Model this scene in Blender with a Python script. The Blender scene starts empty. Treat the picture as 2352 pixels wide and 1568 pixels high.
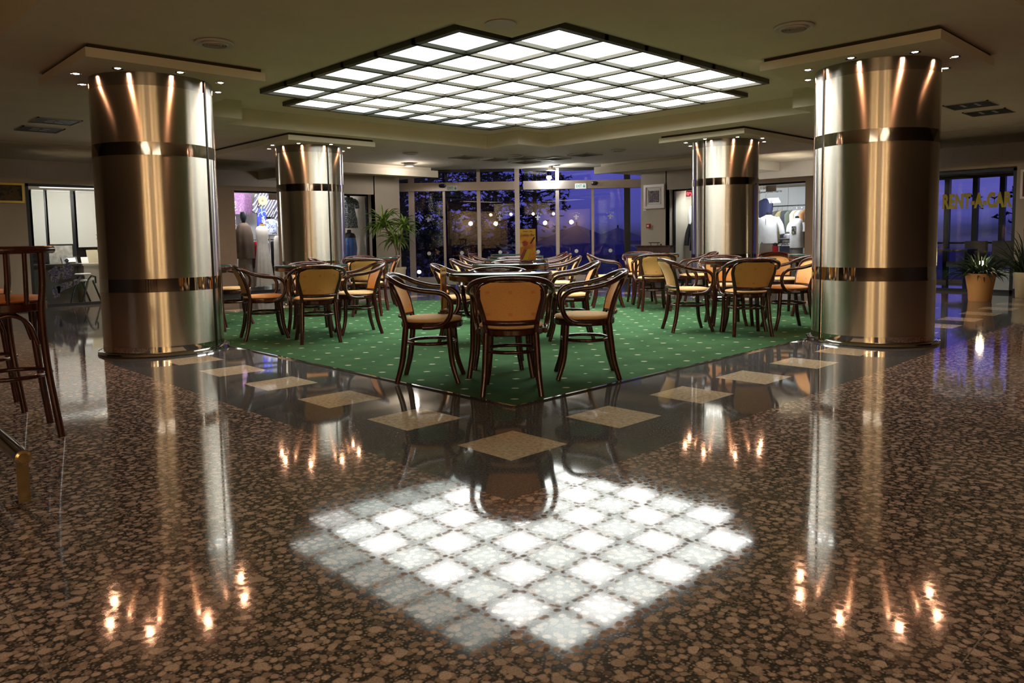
import bpy, math, random
from mathutils import Vector, Matrix
R = math.radians
S2 = math.sqrt(0.5)
random.seed(7)
scn = bpy.context.scene
COL = scn.collection

# ------------------------------------------------------------------ helpers
class MB:
    """collects geometry and links it as one mesh object"""
    def __init__(s): s.v = []; s.f = []; s.m = []; s.cur = 0
    def add(s, vs, fs):
        o = len(s.v); s.v += [tuple(p) for p in vs]
        for f in fs: s.f.append(tuple(i + o for i in f)); s.m.append(s.cur)
        return s
    def box(s, x0, x1, y0, y1, z0, z1):
        v = [(x, y, z) for z in (z0, z1) for y in (y0, y1) for x in (x0, x1)]
        return s.add(v, [(0,2,3,1),(4,5,7,6),(0,1,5,4),(2,6,7,3),(0,4,6,2),(1,3,7,5)])
    def obox(s, c, size, rot=None):
        hx, hy, hz = [k/2 for k in size]
        M = rot or Matrix.Identity(3); c = Vector(c)
        v = [c + M @ Vector((x, y, z)) for z in (-hz, hz) for y in (-hy, hy) for x in (-hx, hx)]
        return s.add(v, [(0,2,3,1),(4,5,7,6),(0,1,5,4),(2,6,7,3),(0,4,6,2),(1,3,7,5)])
    def prism(s, poly, z0, z1):
        n = len(poly)
        v = [(x, y, z0) for x, y in poly] + [(x, y, z1) for x, y in poly]
        return s.add(v, [tuple(range(n-1, -1, -1)), tuple(range(n, 2*n))] + [(i, (i+1) % n, n+(i+1) % n, n+i) for i in range(n)])
    def tube(s, path, r, n=10, closed=False, flat=1.0):
        P = [Vector(p) for p in path]; k = len(P)
        rr = r if isinstance(r, (list, tuple)) else [r]*k
        up = Vector((0, 0, 1)); rings = []; prev = None
        for i, p in enumerate(P):
            a = P[(i-1) % k] if (closed or i > 0) else P[i]
            b = P[(i+1) % k] if (closed or i < k-1) else P[i]
            t = (b-a).normalized()
            if prev is None:
                q = up if abs(t.z) < .9 else Vector((1, 0, 0))
                u = (q - t*q.dot(t)).normalized()
            else:
                u = prev - t*prev.dot(t); u = u.normalized() if u.length > 1e-6 else prev
            prev = u; w = t.cross(u)
            rings.append([p + u*(rr[i]*math.cos(2*math.pi*j/n)) + w*(rr[i]*flat*math.sin(2*math.pi*j/n)) for j in range(n)])
        v = [q for ring in rings for q in ring]; f = []
        for i in range(k if closed else k-1):
            for j in range(n):
                a = i*n+j; b = i*n+(j+1) % n; c = ((i+1) % k)*n+(j+1) % n; d = ((i+1) % k)*n+j
                f.append((a, d, c, b))
        if not closed:
            f.append(tuple(range(n))); f.append(tuple((k-1)*n+j for j in range(n-1, -1, -1)))
        return s.add(v, f)
    def lathe(s, prof, n=32, c=(0, 0, 0), sx=1, sy=1, wob=None):
        v = []; f = []; k = len(prof)
        for (r, z) in prof:
            for j in range(n):
                a = 2*math.pi*j/n
                q = r*(wob(a, z) if wob else 1)
                v.append((c[0]+q*sx*math.cos(a), c[1]+q*sy*math.sin(a), c[2]+z))
        for i in range(k-1):
            for j in range(n):
                f.append((i*n+j, i*n+(j+1) % n, (i+1)*n+(j+1) % n, (i+1)*n+j))
        if prof[0][0] > 1e-5: f.append(tuple(range(n-1, -1, -1)))
        if prof[-1][0] > 1e-5: f.append(tuple((k-1)*n+j for j in range(n)))
        return s.add(v, f)
    def surf(s, fn, nu, nv, thick=None):
        """grid surface fn(u,v)->(front point, back point) closed into a slab"""
        A = []; B = []
        for i in range(nu+1):
            for j in range(nv+1):
                a, b = fn(i/nu, j/nv); A.append(a); B.append(b)
        W = nv+1; N = len(A); f = []
        for i in range(nu):
            for j in range(nv):
                q = (i*W+j, (i+1)*W+j, (i+1)*W+j+1, i*W+j+1)
                f.append(q); f.append(tuple(N+t for t in reversed(q)))
        edge = [i*W for i in range(nu+1)] + [nu*W+j for j in range(1, nv+1)] + [i*W+nv for i in range(nu-1, -1, -1)] + [j for j in range(nv-1, 0, -1)]
        for a, b in zip(edge, edge[1:]+edge[:1]): f.append((b, a, N+a, N+b))
        return s.add(A+B, f)
    def blade(s, p, d, L, w, droop, n=6):
        """a strap leaf: starts at p in direction d, bends down"""
        p = Vector(p); d = Vector(d).normalized(); side = d.cross(Vector((0, 0, 1)))
        side = side.normalized() if side.length > 1e-3 else Vector((1, 0, 0))
        v = []; f = []
        for i in range(n+1):
            t = i/n
            ww = w*(.35+.65*math.sin(math.pi*min(1, t*1.5+.12)) if t < .6 else max(.02, 1-(t-.6)/.4)*.93)
            c = side.cross(d).normalized()*(ww*.35)
            v += [p-side*ww*.5+c, p-c*.2, p+side*ww*.5+c]
            if i < n: f += [(3*i, 3*i+1, 3*i+4, 3*i+3), (3*i+1, 3*i+2, 3*i+5, 3*i+4)]
            p = p + d*(L/n); d = (d + Vector((0, 0, -droop/n*(.4+1.4*t)))).normalized()
        return s.add(v, f)
    def build(s, name, mats, parent=None, smooth=35, loc=None):
        me = bpy.data.meshes.new(name); me.from_pydata(s.v, [], s.f)
        for m in (mats if isinstance(mats, (list, tuple)) else [mats]): me.materials.append(m)
        if any(s.m):
            me.polygons.foreach_set('material_index', s.m)
        if smooth:
            me.polygons.foreach_set('use_smooth', [True]*len(me.polygons))
            me.set_sharp_from_angle(angle=R(smooth))
        me.update()
        o = bpy.data.objects.new(name, me); COL.objects.link(o)
        if parent: o.parent = parent
        if loc: o.location = loc
        return o

def spline(pts, n=6, closed=False):
    P = [Vector(p) for p in pts]; k = len(P); out = []
    for i in range(k if closed else k-1):
        p0 = P[(i-1) % k] if (closed or i > 0) else P[0]*2-P[1]
        p1 = P[i]; p2 = P[(i+1) % k]
        p3 = P[(i+2) % k] if (closed or i < k-2) else P[-1]*2-P[-2]
        for j in range(n):
            t = j/n
            out.append(.5*((2*p1)+(p2-p0)*t+(2*p0-5*p1+4*p2-p3)*t*t+(3*p1-p0-3*p2+p3)*t**3))
    if not closed: out.append(P[-1])
    return out

def tag(o, label=None, cat=None, group=None, kind=None):
    if label: o['label'] = label
    if cat: o['category'] = cat
    if group: o['group'] = group
    if kind: o['kind'] = kind
    return o
def empty(name, loc=(0, 0, 0), rz=0, label=None, cat=None, group=None, kind=None):
    o = bpy.data.objects.new(name, None); COL.objects.link(o); o.empty_display_size = .1
    o.location = loc; o.rotation_euler = (0, 0, R(rz))
    return tag(o, label, cat, group, kind)
KIDS = {}
def copy_tree(o, parent=None):
    c = o.copy(); COL.objects.link(c)
    if parent: c.parent = parent
    for ch in o.children: copy_tree(ch, c)
    return c
def text(name, body, size, mat, parent=None, loc=(0, 0, 0), rot=(0, 0, 0), ext=.001, bold=0, align='CENTER', sx=1, shear=0, sp=1):
    cu = bpy.data.curves.new(name, 'FONT'); cu.body = body; cu.size = size; cu.extrude = ext; cu.offset = bold
    cu.space_character = sp; cu.align_x = align; cu.align_y = 'CENTER'; cu.shear = shear
    cu.materials.append(mat)
    tmp = bpy.data.objects.new(name+'_curve', cu); COL.objects.link(tmp)
    me = bpy.data.meshes.new_from_object(tmp.evaluated_get(bpy.context.evaluated_depsgraph_get()))
    bpy.data.objects.remove(tmp); bpy.data.curves.remove(cu)
    me.name = name
    if not me.materials: me.materials.append(mat)
    o = bpy.data.objects.new(name, me); COL.objects.link(o)
    if parent: o.parent = parent
    o.location = loc; o.rotation_euler = [R(a) for a in rot]; o.scale = (sx, 1, 1)
    return o

# ------------------------------------------------------------------ materials
def new_mat(name):
    m = bpy.data.materials.new(name); m.use_nodes = True
    nt = m.node_tree; b = nt.nodes['Principled BSDF']
    return m, nt, b
def lk(nt, a, b): nt.links.new(a, b)
def node(nt, t, **k):
    n = nt.nodes.new(t)
    for a, v in k.items(): setattr(n, a, v)
    return n
def ramp(nt, stops, interp='LINEAR'):
    n = node(nt, 'ShaderNodeValToRGB'); n.color_ramp.interpolation = interp
    e = n.color_ramp.elements
    while len(e) < len(stops): e.new(.5)
    for q, (p, c) in zip(e, stops): q.position = p; q.color = (*c, 1) if len(c) == 3 else c
    return n
def coords(nt, kind='Object', scale=None):
    t = node(nt, 'ShaderNodeTexCoord'); out = t.outputs[kind]
    if scale:
        mp = node(nt, 'ShaderNodeMapping'); mp.inputs['Scale'].default_value = scale
        lk(nt, out, mp.inputs['Vector']); out = mp.outputs[0]
    return out
def mat(name, col, rough=.5, metal=0, spec=.5, coat=0, noise=0, nscale=8, coat_rough=.05, sub=None, bump=0):
    m, nt, b = new_mat(name)
    b.inputs['Roughness'].default_value = rough; b.inputs['Metallic'].default_value = metal
    b.inputs['Specular IOR Level'].default_value = spec
    b.inputs['Coat Weight'].default_value = coat; b.inputs['Coat Roughness'].default_value = coat_rough
    b.inputs['Base Color'].default_value = (*col, 1)
    if noise or bump:
        n = node(nt, 'ShaderNodeTexNoise'); n.inputs['Scale'].default_value = nscale; n.inputs['Detail'].default_value = 5
        lk(nt, coords(nt), n.inputs['Vector'])
        if noise:
            r = ramp(nt, [(.3, [c*(1-noise) for c in col]), (.7, [min(1, c*(1+noise)) for c in col])])
            lk(nt, n.outputs['Fac'], r.inputs['Fac']); lk(nt, r.outputs['Color'], b.inputs['Base Color'])
        if bump:
            bp = node(nt, 'ShaderNodeBump'); bp.inputs['Strength'].default_value = bump; bp.inputs['Distance'].default_value = .01
            lk(nt, n.outputs['Fac'], bp.inputs['Height']); lk(nt, bp.outputs[0], b.inputs['Normal'])
    return m
def emit(name, col, strength, sample=True):
    m, nt, b = new_mat(name)
    b.inputs['Base Color'].default_value = (.0, .0, .0, 1); b.inputs['Specular IOR Level'].default_value = 0
    b.inputs['Emission Color'].default_value = (*col, 1); b.inputs['Emission Strength'].default_value = strength
    if not sample:
        try: m.cycles.emission_sampling = 'NONE'
        except Exception: pass
    return m
def glass(name, tint=(1, 1, 1), ior=1.5, gain=1.0):
    m = bpy.data.materials.new(name); m.use_nodes = True; nt = m.node_tree; nt.nodes.clear()
    out = node(nt, 'ShaderNodeOutputMaterial'); mix = node(nt, 'ShaderNodeMixShader')
    tr = node(nt, 'ShaderNodeBsdfTransparent'); tr.inputs[0].default_value = (*tint, 1)
    gl = node(nt, 'ShaderNodeBsdfGlossy'); gl.inputs['Roughness'].default_value = 0.0
    fr = node(nt, 'ShaderNodeFresnel'); fr.inputs['IOR'].default_value = ior
    ge = node(nt, 'ShaderNodeNewGeometry')
    inv = node(nt, 'ShaderNodeMath', operation='SUBTRACT'); inv.inputs[0].default_value = 1
    mu = node(nt, 'ShaderNodeMath', operation='MULTIPLY'); mg = node(nt, 'ShaderNodeMath', operation='MULTIPLY'); mg.inputs[1].default_value = gain
    mg.use_clamp = True
    lk(nt, ge.outputs['Backfacing'], inv.inputs[1]); lk(nt, fr.outputs[0], mu.inputs[0]); lk(nt, inv.outputs[0], mu.inputs[1])
    lk(nt, mu.outputs[0], mg.inputs[0]); lk(nt, mg.outputs[0], mix.inputs['Fac'])
    lk(nt, tr.outputs[0], mix.inputs[1]); lk(nt, gl.outputs[0], mix.inputs[2]); lk(nt, mix.outputs[0], out.inputs['Surface'])
    return m

def granite_mat():
    m, nt, b = new_mat('brown_granite')
    co = coords(nt)
    wn = node(nt, 'ShaderNodeTexNoise'); wn.inputs['Scale'].default_value = 14; wn.inputs['Detail'].default_value = 3
    lk(nt, co, wn.inputs['Vector'])
    vm = node(nt, 'ShaderNodeVectorMath', operation='SCALE'); vm.inputs['Scale'].default_value = .022
    lk(nt, wn.outputs['Color'], vm.inputs[0])
    va = node(nt, 'ShaderNodeVectorMath', operation='ADD'); lk(nt, co, va.inputs[0]); lk(nt, vm.outputs[0], va.inputs[1])
    def vor(scale, feature, rnd=1):
        v = node(nt, 'ShaderNodeTexVoronoi', feature=feature, voronoi_dimensions='2D'); v.inputs['Scale'].default_value = scale
        v.inputs['Randomness'].default_value = rnd; lk(nt, va.outputs[0], v.inputs['Vector']); return v
    big = vor(19, 'F1', .95); d1 = vor(35, 'F1', .95); d2 = vor(95, 'F1')
    def disc(v, lo, hi):
        r = ramp(nt, [(lo, (1, 1, 1)), (hi, (0, 0, 0))]); lk(nt, v.outputs['Distance'], r.inputs['Fac']); return r.outputs['Color']
    def cellramp(v, stops):
        q = node(nt, 'ShaderNodeSeparateColor'); lk(nt, v.outputs['Color'], q.inputs[0])
        r = ramp(nt, stops); lk(nt, q.outputs[0], r.inputs['Fac']); return r.outputs['Color'], q.outputs[1]
    def layer(fac, a, b_):
        m_ = node(nt, 'ShaderNodeMix', data_type='RGBA'); lk(nt, fac, m_.inputs['Factor'])
        if isinstance(a, tuple): m_.inputs['A'].default_value = a
        else: lk(nt, a, m_.inputs['A'])
        lk(nt, b_, m_.inputs['B']); return m_.outputs['Result']
    r1o = disc(d1, .28, .46); r2o = disc(d2, .25, .46); r0 = disc(big, .28, .38)
    c1, _ = cellramp(d1, [(0, (.30, .21, .165)), (.3, (.47, .34, .27)), (.6, (.60, .45, .36)), (.8, (.16, .12, .105)), (1, (.40, .305, .25))])
    c2, _ = cellramp(d2, [(0, (.05, .042, .04)), (.4, (.20, .15, .13)), (.7, (.42, .32, .26)), (1, (.06, .054, .054))])
    c0, g0 = cellramp(big, [(0, (.44, .33, .27)), (.5, (.62, .47, .38)), (1, (.50, .38, .31))])
    pres = node(nt, 'ShaderNodeMath', operation='LESS_THAN'); pres.inputs[1].default_value = .27; lk(nt, g0, pres.inputs[0])
    f0 = node(nt, 'ShaderNodeMath', operation='MULTIPLY'); lk(nt, r0, f0.inputs[0]); lk(nt, pres.outputs[0], f0.inputs[1])
    base = layer(r2o, (.05, .043, .04, 1), c2)
    mid = layer(r1o, base, c1)
    mxo = layer(f0.outputs[0], mid, c0)
    fin = node(nt, 'ShaderNodeTexNoise'); fin.inputs['Scale'].default_value = 220; lk(nt, co, fin.inputs['Vector'])
    fr = ramp(nt, [(.35, (.72, .72, .72)), (.65, (1.15, 1.15, 1.15))]); lk(nt, fin.outputs['Fac'], fr.inputs['Fac'])
    mul = node(nt, 'ShaderNodeMix', data_type='RGBA', blend_type='MULTIPLY'); mul.inputs['Factor'].default_value = 1
    lk(nt, mxo, mul.inputs['A']); lk(nt, fr.outputs['Color'], mul.inputs['B'])
    # thin tile joints every 0.42 m
    j = joints(nt, co, .84, .57, .0018)
    jm = node(nt, 'ShaderNodeMix', data_type='RGBA'); jm.inputs['B'].default_value = (.26, .22, .19, 1)
    lk(nt, j, jm.inputs['Factor']); lk(nt, mul.outputs['Result'], jm.inputs['A']); lk(nt, jm.outputs['Result'], b.inputs['Base Color'])
    b.inputs['Roughness'].default_value = .045; b.inputs['Specular IOR Level'].default_value = .5
    rr = ramp(nt, [(0, (.075, .075, .075)), (1, (.035, .035, .035))]); lk(nt, r1o, rr.inputs['Fac']); lk(nt, rr.outputs['Color'], b.inputs['Roughness'])
    return m
def joints(nt, co, size, off, w):
    sx = node(nt, 'ShaderNodeSeparateXYZ'); lk(nt, co, sx.inputs[0]); res = []
    for ax in (0, 1):
        a = node(nt, 'ShaderNodeMath', operation='ADD'); a.inputs[1].default_value = off+42*size; lk(nt, sx.outputs[ax], a.inputs[0])
        p = node(nt, 'ShaderNodeMath', operation='PINGPONG'); p.inputs[1].default_value = size/2; lk(nt, a.outputs[0], p.inputs[0])
        l = node(nt, 'ShaderNodeMath', operation='LESS_THAN'); l.inputs[1].default_value = w; lk(nt, p.outputs[0], l.inputs[0]); res.append(l)
    mx = node(nt, 'ShaderNodeMath', operation='MAXIMUM'); lk(nt, res[0].outputs[0], mx.inputs[0]); lk(nt, res[1].outputs[0], mx.inputs[1])
    return mx.outputs[0]
def speckle_mat(name, c0, c1, c2, scale, rough=.05, spec=.6, joint=None):
    m, nt, b = new_mat(name); co = coords(nt)
    n = node(nt, 'ShaderNodeTexNoise'); n.inputs['Scale'].default_value = scale; n.inputs['Detail'].default_value = 6; n.inputs['Roughness'].default_value = .75
    lk(nt, co, n.inputs['Vector'])
    r = ramp(nt, [(.32, c0), (.5, c1), (.68, c2)]); lk(nt, n.outputs['Fac'], r.inputs['Fac']); o = r.outputs['Color']
    if joint:
        jm = node(nt, 'ShaderNodeMix', data_type='RGBA'); jm.inputs['B'].default_value = (*joint, 1)
        lk(nt, joints(nt, co, .84, .21, .0018), jm.inputs['Factor']); lk(nt, o, jm.inputs['A']); o = jm.outputs['Result']
    lk(nt, o, b.inputs['Base Color'])
    b.inputs['Roughness'].default_value = rough; b.inputs['Specular IOR Level'].default_value = spec
    return m
def carpet_mat():
    m, nt, b = new_mat('green_carpet'); co = coords(nt)
    def motif(size, ox, oy, rx, ry):
        sp = node(nt, 'ShaderNodeSeparateXYZ'); lk(nt, co, sp.inputs[0]); sq = []
        # rotate 45 degrees so that the motifs run in diagonal rows
        for k, (s1, s2, off, rad) in enumerate(((1, 1, ox, ry), (1, -1, oy, rx))):
            a = node(nt, 'ShaderNodeMath', operation='MULTIPLY'); a.inputs[1].default_value = s2*S2; lk(nt, sp.outputs[1], a.inputs[0])
            c = node(nt, 'ShaderNodeMath', operation='MULTIPLY_ADD'); c.inputs[1].default_value = S2; lk(nt, sp.outputs[0], c.inputs[0]); lk(nt, a.outputs[0], c.inputs[2])
            d = node(nt, 'ShaderNodeMath', operation='ADD'); d.inputs[1].default_value = off+size*60; lk(nt, c.outputs[0], d.inputs[0])
            p = node(nt, 'ShaderNodeMath', operation='PINGPONG'); p.inputs[1].default_value = size/2; lk(nt, d.outputs[0], p.inputs[0])
            q = node(nt, 'ShaderNodeMath', operation='DIVIDE'); q.inputs[1].default_value = rad; lk(nt, p.outputs[0], q.inputs[0])
            e = node(nt, 'ShaderNodeMath', operation='POWER'); e.inputs[1].default_value = 2; lk(nt, q.outputs[0], e.inputs[0]); sq.append(e)
        ad = node(nt, 'ShaderNodeMath', operation='ADD'); lk(nt, sq[0].outputs[0], ad.inputs[0]); lk(nt, sq[1].outputs[0], ad.inputs[1])
        return ad.outputs[0]
    n = node(nt, 'ShaderNodeTexNoise'); n.inputs['Scale'].default_value = 260; n.inputs['Detail'].default_value = 2; lk(nt, co, n.inputs['Vector'])
    n2 = node(nt, 'ShaderNodeTexNoise'); n2.inputs['Scale'].default_value = 3; n2.inputs['Detail'].default_value = 4; lk(nt, co, n2.inputs['Vector'])
    g = ramp(nt, [(.3, (.040, .100, .042)), (.7, (.060, .140, .062))]); lk(nt, n2.outputs['Fac'], g.inputs['Fac'])
    f = ramp(nt, [(.3, (.75, .75, .75)), (.7, (1.2, 1.2, 1.2))]); lk(nt, n.outputs['Fac'], f.inputs['Fac'])
    mul = node(nt, 'ShaderNodeMix', data_type='RGBA', blend_type='MULTIPLY'); mul.inputs['Factor'].default_value = 1
    lk(nt, g.outputs['Color'], mul.inputs['A']); lk(nt, f.outputs['Color'], mul.inputs['B']); o = mul.outputs['Result']
    for args, colr in (((.36, 0, 0, .030, .020), (.52, .54, .38)), ((.36, .18, .18, .017, .016), (.34, .42, .27))):
        d = motif(*args)
        ns = node(nt, 'ShaderNodeMath', operation='MULTIPLY_ADD'); ns.inputs[1].default_value = 2.2; lk(nt, n.outputs['Fac'], ns.inputs[0]); lk(nt, d, ns.inputs[2])
        l = node(nt, 'ShaderNodeMath', operation='LESS_THAN'); l.inputs[1].default_value = 1.9; lk(nt, ns.outputs[0], l.inputs[0])
        mm = node(nt, 'ShaderNodeMix', data_type='RGBA'); mm.inputs['B'].default_value = (*colr, 1)
        lk(nt, l.outputs[0], mm.inputs['Factor']); lk(nt, o, mm.inputs['A']); o = mm.outputs['Result']
    lk(nt, o, b.inputs['Base Color']); b.inputs['Roughness'].default_value = 1; b.inputs['Specular IOR Level'].default_value = .05
    return m
def steel_mat(name, col, rough, aniso):
    m, nt, b = new_mat(name)
    b.inputs['Base Color'].default_value = (*col, 1); b.inputs['Metallic'].default_value = 1; b.inputs['Roughness'].default_value = rough
    if aniso:
        t = node(nt, 'ShaderNodeTangent', direction_type='RADIAL', axis='Z')
        b.inputs['Anisotropic'].default_value = aniso; b.inputs['Anisotropic Rotation'].default_value = .25
        lk(nt, t.outputs[0], b.inputs['Tangent'])
    return m
def wood_mat(name, c0, c1, rough=.22, coat=.5, scale=(30, 30, 2.5)):
    m, nt, b = new_mat(name)
    n = node(nt, 'ShaderNodeTexNoise'); n.inputs['Scale'].default_value = 1; n.inputs['Detail'].default_value = 4
    lk(nt, coords(nt, 'Object', scale), n.inputs['Vector'])
    r = ramp(nt, [(.3, c0), (.7, c1)]); lk(nt, n.outputs['Fac'], r.inputs['Fac']); lk(nt, r.outputs['Color'], b.inputs['Base Color'])
    b.inputs['Roughness'].default_value = rough; b.inputs['Coat Weight'].default_value = coat; b.inputs['Coat Roughness'].default_value = .08
    return m
def fabric_mat(name, col, motif):
    """ochre upholstery with small reddish woven motifs"""
    m, nt, b = new_mat(name); co = coords(nt)
    sp = node(nt, 'ShaderNodeSeparateXYZ'); lk(nt, co, sp.inputs[0]); sq = []
    for ax, off, per, rad in ((1, .0, .15, .014), (motif, .045, .15, .010)):
        d = node(nt, 'ShaderNodeMath', operation='ADD'); d.inputs[1].default_value = off+6; lk(nt, sp.outputs[ax], d.inputs[0])
        p = node(nt, 'ShaderNodeMath', operation='PINGPONG'); p.inputs[1].default_value = per/2; lk(nt, d.outputs[0], p.inputs[0])
        q = node(nt, 'ShaderNodeMath', operation='DIVIDE'); q.inputs[1].default_value = rad; lk(nt, p.outputs[0], q.inputs[0])
        sq.append(q)
    mxx = node(nt, 'ShaderNodeMath', operation='MAXIMUM'); lk(nt, sq[0].outputs[0], mxx.inputs[0]); lk(nt, sq[1].outputs[0], mxx.inputs[1])
    l = node(nt, 'ShaderNodeMath', operation='LESS_THAN'); l.inputs[1].default_value = 1; lk(nt, mxx.outputs[0], l.inputs[0])
    mm = node(nt, 'ShaderNodeMix', data_type='RGBA'); mm.inputs['A'].default_value = (*col, 1); mm.inputs['B'].default_value = (col[0]*.92, col[1]*.78, col[2]*.75, 1)
    lk(nt, l.outputs[0], mm.inputs['Factor'])
    n = node(nt, 'ShaderNodeTexNoise'); n.inputs['Scale'].default_value = 180; lk(nt, co, n.inputs['Vector'])
    f = ramp(nt, [(.3, (.88,)*3), (.7, (1.08,)*3)]); lk(nt, n.outputs['Fac'], f.inputs['Fac'])
    mul = node(nt, 'ShaderNodeMix', data_type='RGBA', blend_type='MULTIPLY'); mul.inputs['Factor'].default_value = 1
    lk(nt, mm.outputs['Result'], mul.inputs['A']); lk(nt, f.outputs['Color'], mul.inputs['B']); lk(nt, mul.outputs['Result'], b.inputs['Base Color'])
    b.inputs['Roughness'].default_value = .8; b.inputs['Specular IOR Level'].default_value = .2
    b.inputs['Sheen Weight'].default_value = .15
    return m
def splotch_mat(name, cols, scale, rough=.7, kind='noise'):
    m, nt, b = new_mat(name); co = coords(nt)
    if kind == 'noise':
        n = node(nt, 'ShaderNodeTexNoise'); n.inputs['Scale'].default_value = scale; n.inputs['Detail'].default_value = 2; lk(nt, co, n.inputs['Vector']); src = n.outputs['Fac']; lo, hi = .33, .67
    else:
        n = node(nt, 'ShaderNodeTexVoronoi'); n.inputs['Scale'].default_value = scale; lk(nt, co, n.inputs['Vector'])
        sp = node(nt, 'ShaderNodeSeparateColor'); lk(nt, n.outputs['Color'], sp.inputs[0]); src = sp.outputs[0]; lo, hi = .05, .95
    k = len(cols); r = ramp(nt, [(lo+(hi-lo)*i/k, c) for i, c in enumerate(cols)], 'CONSTANT')
    lk(nt, src, r.inputs['Fac']); lk(nt, r.outputs['Color'], b.inputs['Base Color']); b.inputs['Roughness'].default_value = rough
    return m
def stripe_mat(name, c0, c1, axis, per, duty, rough=.7):
    m, nt, b = new_mat(name); co = coords(nt)
    vm = node(nt, 'ShaderNodeVectorMath', operation='DOT_PRODUCT'); vm.inputs[1].default_value = axis; lk(nt, co, vm.inputs[0])
    a = node(nt, 'ShaderNodeMath', operation='ADD'); a.inputs[1].default_value = 50*per; lk(nt, vm.outputs['Value'], a.inputs[0])
    p = node(nt, 'ShaderNodeMath', operation='PINGPONG'); p.inputs[1].default_value = per/2; lk(nt, a.outputs[0], p.inputs[0])
    l = node(nt, 'ShaderNodeMath', operation='LESS_THAN'); l.inputs[1].default_value = per*duty/2; lk(nt, p.outputs[0], l.inputs[0])
    mm = node(nt, 'ShaderNodeMix', data_type='RGBA'); mm.inputs['A'].default_value = (*c0, 1); mm.inputs['B'].default_value = (*c1, 1)
    lk(nt, l.outputs[0], mm.inputs['Factor']); lk(nt, mm.outputs['Result'], b.inputs['Base Color']); b.inputs['Roughness'].default_value = rough
    return m

M = {}
M['granite'] = granite_mat()
M['dark_granite'] = speckle_mat('dark_granite', (.038, .041, .041), (.095, .10, .10), (.21, .215, .215), 90, .05, .62, (.10, .105, .105))
M['beige_stone'] = speckle_mat('beige_stone', (.34, .27, .17), (.66, .55, .38), (.84, .74, .55), 40, .045, .6)
M['carpet'] = carpet_mat()
M['steel'] = steel_mat('brushed_steel', (.72, .665, .575), .25, .97)
M['polish'] = steel_mat('polished_steel', (.66, .63, .60), .06, 0)
M['chrome'] = steel_mat('chrome', (.8, .79, .77), .08, 0)
M['dark_steel'] = steel_mat('collar_steel', (.36, .33, .30), .22, .8)
M['seam'] = mat('seam_black', (.01, .01, .01), .35, .5)
M['brass'] = mat('brass', (.72, .55, .28), .2, 1)
M['paint'] = mat('ceiling_paint', (.74, .67, .53), .85, spec=.2, noise=.04, nscale=2)
M['wall'] = mat('wall_paint', (.50, .43, .335), .8, spec=.25, noise=.04, nscale=3)
M['cream'] = mat('cream_wall', (.78, .66, .45), .8, spec=.2)
M['black'] = mat('black_frame', (.012, .012, .013), .35)
M['alu'] = mat('bronze_aluminium', (.42, .37, .34), .38, .85, noise=.03)
M['wood'] = wood_mat('mahogany', (.030, .0058, .0038), (.062, .012, .007), .24, .3)
M['cab_wood'] = wood_mat('cabinet_wood', (.05, .02, .01), (.10, .04, .022), .35, .2)
M['fabric'] = fabric_mat('ochre_fabric', (.82, .43, .15), 2)
M['seat_fabric'] = fabric_mat('ochre_seat', (.88, .56, .26), 0)
M['glass_top'] = mat('smoked_glass_top', (.012, .02, .017), .02, spec=.7, coat=.6, coat_rough=.01)
M['glass_edge'] = mat('green_glass_edge', (.03, .16, .10), .08, spec=.7)
M['leather'] = mat('tan_leather', (.50, .17, .055), .5)
M['clear'] = glass('clear_glass', (.93, .95, .95), 1.5, 1.0)
M['facade'] = glass('facade_glass', (.86, .88, .9), 1.55, 1.6)
M['white'] = mat('white_plastic', (.82, .82, .80), .4)
M['vent'] = mat('vent_white', (.55, .52, .47), .5)
M['dark'] = mat('dark_void', (.012, .011, .010), .6)
M['grid'] = mat('grid_bronze', (.05, .045, .03), .45, .3)
M['green_ink'] = mat('green_ink', (.02, .30, .20), .5)
M['red'] = mat('alarm_red', (.55, .02, .015), .4)
M['yellow'] = mat('yellow_letters', (.50, .40, .02), .5)
M['frost'] = mat('frosted_film', (.55, .55, .58), .7)
M['leaf'] = mat('yucca_leaf', (.19, .31, .05), .5, noise=.4, nscale=6)
M['leaf2'] = mat('fern_leaf', (.014, .032, .010), .6, noise=.4, nscale=6)
M['bark'] = mat('bark', (.22, .15, .08), .8, noise=.4, nscale=30)
M['pine'] = mat('pine_needles', (.010, .018, .010), .8, noise=.4, nscale=4)
M['pine_bark'] = mat('pine_bark', (.02, .014, .012), .9)
M['terracotta'] = mat('terracotta', (.62, .30, .09), .45)
M['cream_pot'] = mat('cream_pot', (.74, .62, .40), .5)
M['soil'] = mat('soil', (.03, .02, .012), .95)
M['blind'] = mat('blind_cloth', (.80, .78, .73), .9, spec=.1)
M['ground'] = mat('terrace_ground', (.05, .05, .055), .8)

# ------------------------------------------------------------------ room shell
def struct(o): o['kind'] = 'structure'; return o
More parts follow.
